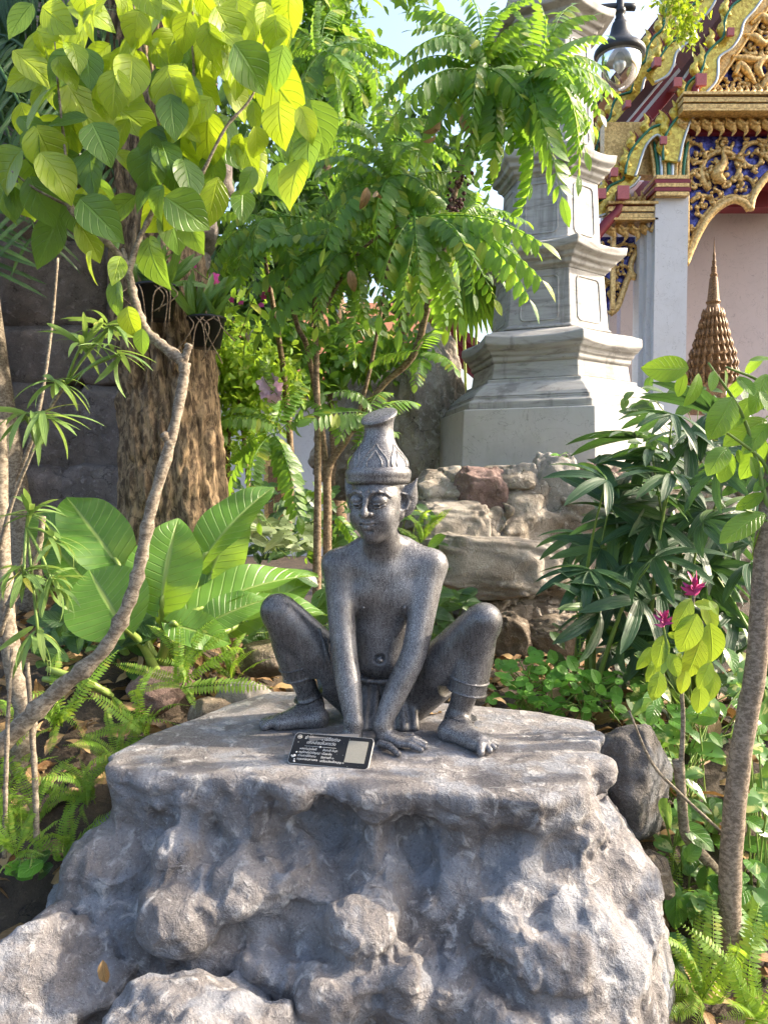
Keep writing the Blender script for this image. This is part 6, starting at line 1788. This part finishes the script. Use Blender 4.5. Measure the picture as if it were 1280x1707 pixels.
leaf_mass('background_tree', 'dark leafy tree filling the top behind the big trunk', 'tree', (-2.0, 7.5, .3), [(300, 80, 7.0, 3, .9, .8, .6), (180, 250, 6.8, 2, .8, .8, .5), (420, 330, 6.6, 3, .7, .7, .5), (340, 500, 6.2, 2, .6, .5, .4), (40, 60, 6.5, 2, .8, .9, .5), (470, 480, 6.8, 2, .4, .5, .4)], 5200, .16, 'leaf_dark', 2, trunk=[([(330, 900, 7.2), (340, 500, 7.2), (350, 100, 7.2)], .14)], group='trees behind the garden')
leaf_mass('background_tree', 'tree of small hanging leaves against the sky at the top', 'tree', (-.3, 8.6, .3), [(520, 40, 8.0, 3, .45, .6, .5), (450, -10, 8.0, 2, .6, .5, .5), (560, 110, 8.0, 1.6, .35, .3, .4), (600, 190, 8.2, 1.2, .35, .3, .4), (480, 160, 8.0, 2, .5, .5, .5), (700, -40, 8.2, .6, .7, .25, .4)], 3600, .15, 'leaf_pinnate', 3, trunk=[([(560, 900, 8.3), (560, 500, 8.3), (520, 60, 8.2)], .12)], group='trees behind the garden')
leaf_mass('background_tree', 'mid-green tree showing between the feathery leaves and the pagoda', 'tree', (.4, 7.6, .3), [(680, 330, 7.4, 2, .5, .5, .5), (760, 420, 7.2, 2, .45, .4, .4), (600, 430, 7.4, 2, .5, .4, .4), (720, 250, 7.6, 1, .4, .3, .4)], 2600, .15, 'leaf_dark', 4, trunk=[([(660, 900, 7.6), (670, 600, 7.6), (690, 330, 7.6)], .10)], group='trees behind the garden')
leaf_mass('background_tree', 'low bush screening the orange roof between the thin stems', 'shrub', W(560, 760, 5.6), [(540, 600, 5.6, 2, .35, .28, .2), (640, 560, 5.8, 1.5, .25, .22, .2), (470, 600, 5.5, 1.5, .25, .3, .2)], 1100, .11, 'leaf_pinnate', 9, trunk=[([(550, 860, 5.7), (555, 740, 5.7), (545, 600, 5.7)], .03)], group='trees behind the garden')
leaf_mass('temple_vine', 'tuft of bright leaves hanging before the gilded gable', 'creeper', W(1130, -60, 8.8), [(1125, 20, 8.8, 1, .10, .22, .1), (1140, 50, 8.8, 1, .10, .16, .1), (1120, -40, 8.8, 1, .15, .15, .1)], 700, .075, 'leaf_young', 5)
PALML = leaf_T(.07, 5, .4, .6, .2, .5, 0, 1)
def pinnate_palm():
    rs = random.Random(17)
    base = Vector(W(60, 950, 3.75)); base.z = .8
    root = thing('feather_palm', 'dark feather palm arching down in the top left corner', 'palm', base)
    ms = []
    for k in range(3):
        g = Geo(); mats = []
        pos = lambda t: Vector((0, t, .5 * t * (1 - t) * 1.2))
        for i in range(34):
            t = .08 + .92 * i / 34
            for sx in (-1, 1):
                mats.append(orient(pos(t), Vector((sx, .75, rs.uniform(-.5, .1))), UP + rv(rs, .15), .34 * (1 - .5 * t) * min(1, .4 + 3 * t)))
        g.inst(PALML, mats); g2 = Geo(); g2.tube([pos(i / 10) for i in range(11)], [.012 * (1 - .8 * i / 10) for i in range(11)], 5); g.add(g2.v[0], g2.f, None, .5)
        ms.append(g.mesh('palm_frond', MT['leaf_dark']))
    c = W(-60, 40, 3.6)
    for (x, y, D) in ((130, 20, 3.3), (100, 150, 3.2), (90, 280, 3.2), (40, 330, 3.2), (200, 90, 3.4), (160, 300, 3.4), (0, 380, 3.2), (250, 170, 3.5), (60, -60, 3.4), (220, 330, 3.6), (120, 230, 3.5)):
        q = W(x, y, D); d = q - c
        put('palm_frond', rs.choice(ms), root, orient(c + rv(rs, .03), d, UP + TOCAM * .5 + rv(rs, .2), d.length * 1.15))
    g = Geo(); g.tube(curve_pts([tuple(base), tuple(W(-40, 400, 3.7)), tuple(c)], 12), .07, 12, wob=.05); g.obj('trunk', MT['bark_grey'], root)
pinnate_palm()
def fan_palm():
    rs = random.Random(19)
    base = Vector(W(790, 760, 6.3)); base.z = .3
    root = thing('fan_palm', 'yellow-green fan palm leaves hanging beside the pagoda shaft', 'palm', base)
    T = leaf_T(.06, 6, .25, .5, .3, .6, 0, 1)
    for k, (x, y, dx, dz, L) in enumerate(((770, 420, .1, -1, .78), (690, 330, -.2, -.8, .5), (800, 440, .3, -1, .5), (740, 300, .2, -.7, .5), (720, 400, -.3, -1, .45))):
        g = Geo(); c = W(x, y, 6.2 + .05 * k); mats = []
        ax = Vector((dx, -.25, dz)).normalized(); sd = Vector((1, 0, 0))
        for i in range(30):
            a = (i - 14.5) / 30 * 2.3
            mats.append(orient(c, ax * math.cos(a) + sd * math.sin(a) + TOCAM * .05, TOCAM + UP * .4, L * rs.uniform(.85, 1.05), L * 1.3))
        g.inst(T, mats); g.obj('fan_leaf', MT['leaf_pinnate'], root)
        g = Geo(); g.tube(curve_pts([tuple(base), tuple(base.lerp(c, .6) + Vector((0, .15, .4))), tuple(c)], 10), .012, 6); g.obj('leaf_stalk', MT['petiole'], root)
fan_palm()

# ------------------------------------------------------------------ orchids in black baskets on the trunk
def orchids():
    rs = random.Random(23)
    st = meshT('leaf', leaf_T(.16, 7, .35, .5, .35, .9, 0, 1), MT['leaf_mature'])
    pet = leaf_T(.75, 4, .5, .6, .15, .4, 0, 1)
    for k, (lab, x, y, D, w, h) in enumerate((('black orchid basket tied to the big trunk', 262, 505, 3.22, 70, 55), ('second black orchid basket lower on the trunk side', 345, 555, 3.26, 62, 50))):
        c = W(x, y, D); kx = D / FPX
        root = thing('orchid_pot', lab, 'pot', c, 'orchid baskets on the trunk')
        g = Geo(); g.lathe([(.001, -h * kx * .5), (w * kx * .36, -h * kx * .5), (w * kx * .5, h * kx * .5), (w * kx * .53, h * kx * .5), (w * kx * .53, h * kx * .42), (w * kx * .45, h * kx * .4), (.001, h * kx * .35)], 20, tuple(c), cap=False); g.obj('basket', MT['black_pot'], root)
        for j in range(34):
            p = c + Vector((rs.uniform(-.07, .07), rs.uniform(-.06, .03), h * kx * .45))
            put('leaf', st, root, orient(p, (rs.gauss(0, .6), rs.uniform(-.8, .2), rs.uniform(.3, 1.2)), rv(rs, .4) + TOCAM, rs.uniform(.12, .22)))
        for j in range(7):
            p = c + Vector((rs.uniform(-.08, .08), -.08, h * kx * .4)); g = Geo()
            g.tube(curve_pts([tuple(p), tuple(p + Vector((rs.uniform(-.05, .05), -.03, -.05))), tuple(p + Vector((rs.uniform(-.08, .08), -.02, rs.uniform(-.2, -.1))))], 8), .003, 5); g.obj('aerial_root', MT['bark_brown'], root)
    def spray(lab, pts, D, mat, size, n, base):
        root = thing('orchid_spray', lab, 'flowers', W(*base, D + .1), 'orchid flowers')
        g = Geo(); g.tube(curve_pts([tuple(W(*base, D + .1)), tuple(W(pts[0][0], pts[0][1] - 12, D)), tuple(W(*pts[-1], D))], 8), .0025, 5); g.obj('flower_stalk', MT['green_stem'], root)
        for (x, y) in pts:
            c = W(x, y, D + rs.uniform(-.03, .03)); g = Geo()
            fdir = TOCAM + rv(rs, .35)
            e1 = fdir.orthogonal().normalized(); e2 = fdir.cross(e1).normalized()
            for j in range(n):
                a = j / n * 6.283 + .3; g.inst(pet, [orient(c, e1 * math.cos(a) + e2 * math.sin(a) + fdir * .15, fdir, size * rs.uniform(.85, 1.1))])
            g.obj('blossom', MT[mat], root)
    spray('cluster of pale mauve orchid blossoms hanging right of the trunk', [(440, 640), (455, 635), (462, 645), (448, 652), (455, 665), (442, 655), (462, 658)], 3.7, 'petal_orchid', .040, 5, (450, 600))
    spray('deep magenta orchid blossoms at the top of the baskets', [(293, 440), (300, 444), (322, 440), (357, 462), (362, 474), (368, 482)], 3.3, 'petal_pink', .026, 5, (320, 480))
    spray('small pink orchid blossoms among the feathery leaves', [(437, 490), (440, 495), (402, 505), (386, 500), (447, 482), (436, 508), (521, 464)], 3.6, 'petal_pink', .017, 5, (400, 560))
    spray('single white orchid bloom beside the creeper', [(412, 562), (417, 556)], 3.6, 'petal_white', .03, 5, (405, 600))
orchids()

# ------------------------------------------------------------------ fallen leaves and litter
def litter():
    rs = random.Random(29)
    T = leaf_T(.42, 5, .7, .8, .35, .7, .03, 1)
    g = Geo()
    for k in range(4200):
        x = rs.uniform(-2.2, 2.2); y = rs.uniform(1.5, 5.0)
        z = float(gz(x, y)) + rs.uniform(.0, .05)
        g.inst(T, [orient((x, y, z), (rs.gauss(0, 1), rs.gauss(0, 1), rs.uniform(-.1, .35)), UP + rv(rs, .5), rs.uniform(.05, .13))])
    o = g.obj('leaf_litter', MT['dry_leaf']); tag(o, 'brown dead leaves covering the soil between the plants', 'leaf litter', kind='stuff')
    fl = [meshT('fallen_leaf', leaf_T(.42, 6, .7, .8, .4, .6 + .3 * k, .03, 2, seed=k), MT['dry_leaf']) for k in range(2)]
    labs = ['dry tan leaf behind the hanging cloth nearest the statue\'s seat', 'dry orange leaf between the statue\'s seat and its right-hand shin', 'dry leaf lying just behind the toes of the right-hand foot', 'pale dry leaf at the back edge of the rock beyond the right-hand shin',
            'small dry leaf tucked against the statue\'s seat', 'dry leaf under the raised left-hand thigh, nearer the arm', 'dry leaf under the raised left-hand thigh at the back edge', 'dry leaf at the back left edge behind the left-hand foot', 'tiny dry leaf just right of the flat hand\'s wrist']
    for x, y, s in ((716, 1182, .055), (727, 1190, .05), (795, 1212, .055), (822, 1165, .05), (706, 1190, .045), (560, 1165, .05), (548, 1155, .05), (440, 1150, .055), (690, 1205, .04)):
        p = G(x, y, TOPZ + .006)
        lab = labs.pop(0)
        o = link('fallen_leaf', rs.choice(fl)); o.matrix_world = orient(p, (rs.gauss(0, 1), rs.gauss(0, 1), .05), UP + rv(rs, .2), s)
        tag(o, lab, 'leaf', 'fallen leaves on the rock')
    o = link('fallen_leaf', fl[0]); o.matrix_world = orient(W(172, 1600, 1.69), (.1, -.2, -1), TOCAM + rv(rs, .3), .06)
    tag(o, 'curled brown leaf caught in the crevice between the two front rocks', 'leaf')
litter()

# ------------------------------------------------------------------ black sign leaning at the statue's hands
def sign():
    tl, tr_, bl = G(491, 1219, 0), None, None
    bl = G(478, 1272, TOPZ + .002); br = G(613, 1284, TOPZ + .002)
    xax = (br - bl); Wd = xax.length; xax.normalize()
    back = UP.cross(xax).normalized() if True else None
    back = -back if back.y < 0 else back
    up = (UP * .62 + back * .78).normalized()
    tlw = W(491, 1219, (bl.y) + .06)
    H = .094
    nrm = xax.cross(up).normalized()
    M = Matrix(((xax.x, up.x, nrm.x, bl.x), (xax.y, up.y, nrm.y, bl.y), (xax.z, up.z, nrm.z, bl.z), (0, 0, 0, 1)))
    root = thing('sign_plaque', 'small black plaque with white Thai lettering leaning on the rock before the statue', 'sign', bl)
    def loc(o, z=0.0, x=0.0, y=0.0): return place(o, root, M @ Matrix.Translation((x, y, z)))
    def rrect(x0, y0, x1, y1, r, n=6):
        pts = []
        for cx_, cy_, a in ((x1 - r, y1 - r, 0), (x0 + r, y1 - r, 90), (x0 + r, y0 + r, 180), (x1 - r, y0 + r, 270)):
            for i in range(n + 1):
                t = R(a + 90 * i / n); pts.append((cx_ + r * math.cos(t), cy_ + r * math.sin(t)))
        return pts
    def slab(name, pts, z0, z1, mat):
        n = len(pts); g = Geo()
        g.add([(x, y, z0) for x, y in pts] + [(x, y, z1) for x, y in pts], [tuple(range(n))[::-1], tuple(range(n, 2 * n))] + [(i, (i + 1) % n, (i + 1) % n + n, i + n) for i in range(n)])
        me = g.mesh(name, mat, smooth=False); o = bpy.data.objects.new(name, me); COL.objects.link(o); return o
    blk = m_plain('black_sign_face', (0.012, 0.012, 0.013), .35, 0, .2, 40, .02); alu = m_plain('pale_sign_edge', (0.45, 0.44, 0.42), .45, .2); wht = m_plain('white_print', (0.62, 0.61, 0.58), .6, 0, .15, 200); pale = m_plain('pale_code_panel', (0.27, 0.255, 0.21), .6, 0, .2, 300)
    loc(slab('board', rrect(0, 0, Wd, H, .011), -.007, 0, alu))
    loc(slab('face', rrect(.0016, .0016, Wd - .0016, H - .0016, .010), 0, .0012, blk))
    loc(slab('code_panel', rrect(Wd * .695, H * .17, Wd * .94, H * .86, .001, 1), .0012, .0020, pale))
    def text(s, x, y, size, al='LEFT'):
        cu = bpy.data.curves.new('lettering', 'FONT'); cu.body = s; cu.size = size; cu.align_x = al; cu.materials.append(wht); cu.extrude = .0001
        o = bpy.data.objects.new('lettering', cu); COL.objects.link(o)
        dg = bpy.context.evaluated_depsgraph_get(); dg.update()
        me = bpy.data.meshes.new_from_object(o.evaluated_get(dg)); bpy.data.objects.remove(o)
        if not me.materials: me.materials.append(wht)
        loc(link('lettering', me), .0016, x, y)
    text('ท่าที่ ๑๕ นารีดัดตน', Wd * .36, H * .80, .0135, 'CENTER')
    text('แก้กล่อนในทรวง', Wd * .36, H * .66, .0125, 'CENTER')
    for i, s in enumerate(('ผลงานวัดโพธิ์', 'อนุรักษ์ภูมิปัญญา', 'ท่านฤๅษีดัดตน', 'กรุงเทพมหานคร')): text(s, Wd * .11, H * (.46 - .11 * i), .0088)
    for i, s in enumerate(('สังกะสี ดีบุก', 'เนื้อหล่อ', 'รัชกาลที่ ๓', 'เครื่องสังเค็ดบุญ ๑')): text(s, Wd * .40, H * (.46 - .115 * i), .0088)
    g = Geo(); g.tube([(0, 0, 0), (Wd * .40, 0, 0)], .0005, 4); o = link('rule_line', g.mesh('rule_line', wht)); loc(o, .0015, Wd * .16, H * .58)
    g = Geo(); g.lathe([(.0001, 0), (.0028, 0), (.0028, .0006), (.0001, .0008)], 12); o = link('rule_rosette', g.mesh('rule_rosette', wht)); loc(o, .0012, Wd * .36, H * .58)
    g = Geo(); g.tube([(.006 * math.cos(i / 16 * 6.2832), .006 * math.sin(i / 16 * 6.2832), 0) for i in range(17)], .0005, 4)
    g.tube(curve_pts([(-.002, -.003, 0), (-.003, 0, 0), (0, .003, 0), (.003, .001, 0), (.001, -.003, 0)], 10), .0006, 4); g.tube([(-.003, -.0005, 0), (.003, -.0005, 0)], .0005, 4); g.tube([(0, -.004, 0), (0, .004, 0)], .0005, 4)
    o = link('emblem', g.mesh('emblem', wht)); loc(o, .0015, Wd * .07, H * .86)
    rs = random.Random(1); g = Geo()
    for k in range(26):
        x, y, r = rs.uniform(.006, Wd - .006), rs.uniform(.004, H - .004), rs.uniform(.0004, .0013)
        g.lathe([(r, 0), (r * .8, .0004), (.0001, .0005)], 6, (x, y, .0013))
    for k in range(14):
        x, y, r = Wd * .075 + rs.gauss(0, .003), H * .25 + rs.gauss(0, .009), rs.uniform(.0015, .003)
        g.lathe([(r, 0), (r * .8, .0006), (.0001, .0008)], 7, (x, y, .0013))
    o = link('paint_splash', g.mesh('paint_splash', wht)); loc(o)
    g = Geo(); c = M @ Vector((Wd * .5, H * .75, -.012)); g.box((c.x, c.y + .02, TOPZ + .028), (Wd * .6, .03, .056)); g.obj('prop_block', m_plain('grey_prop', (0.2, 0.19, 0.18), .8), root, smooth=False)
sign()
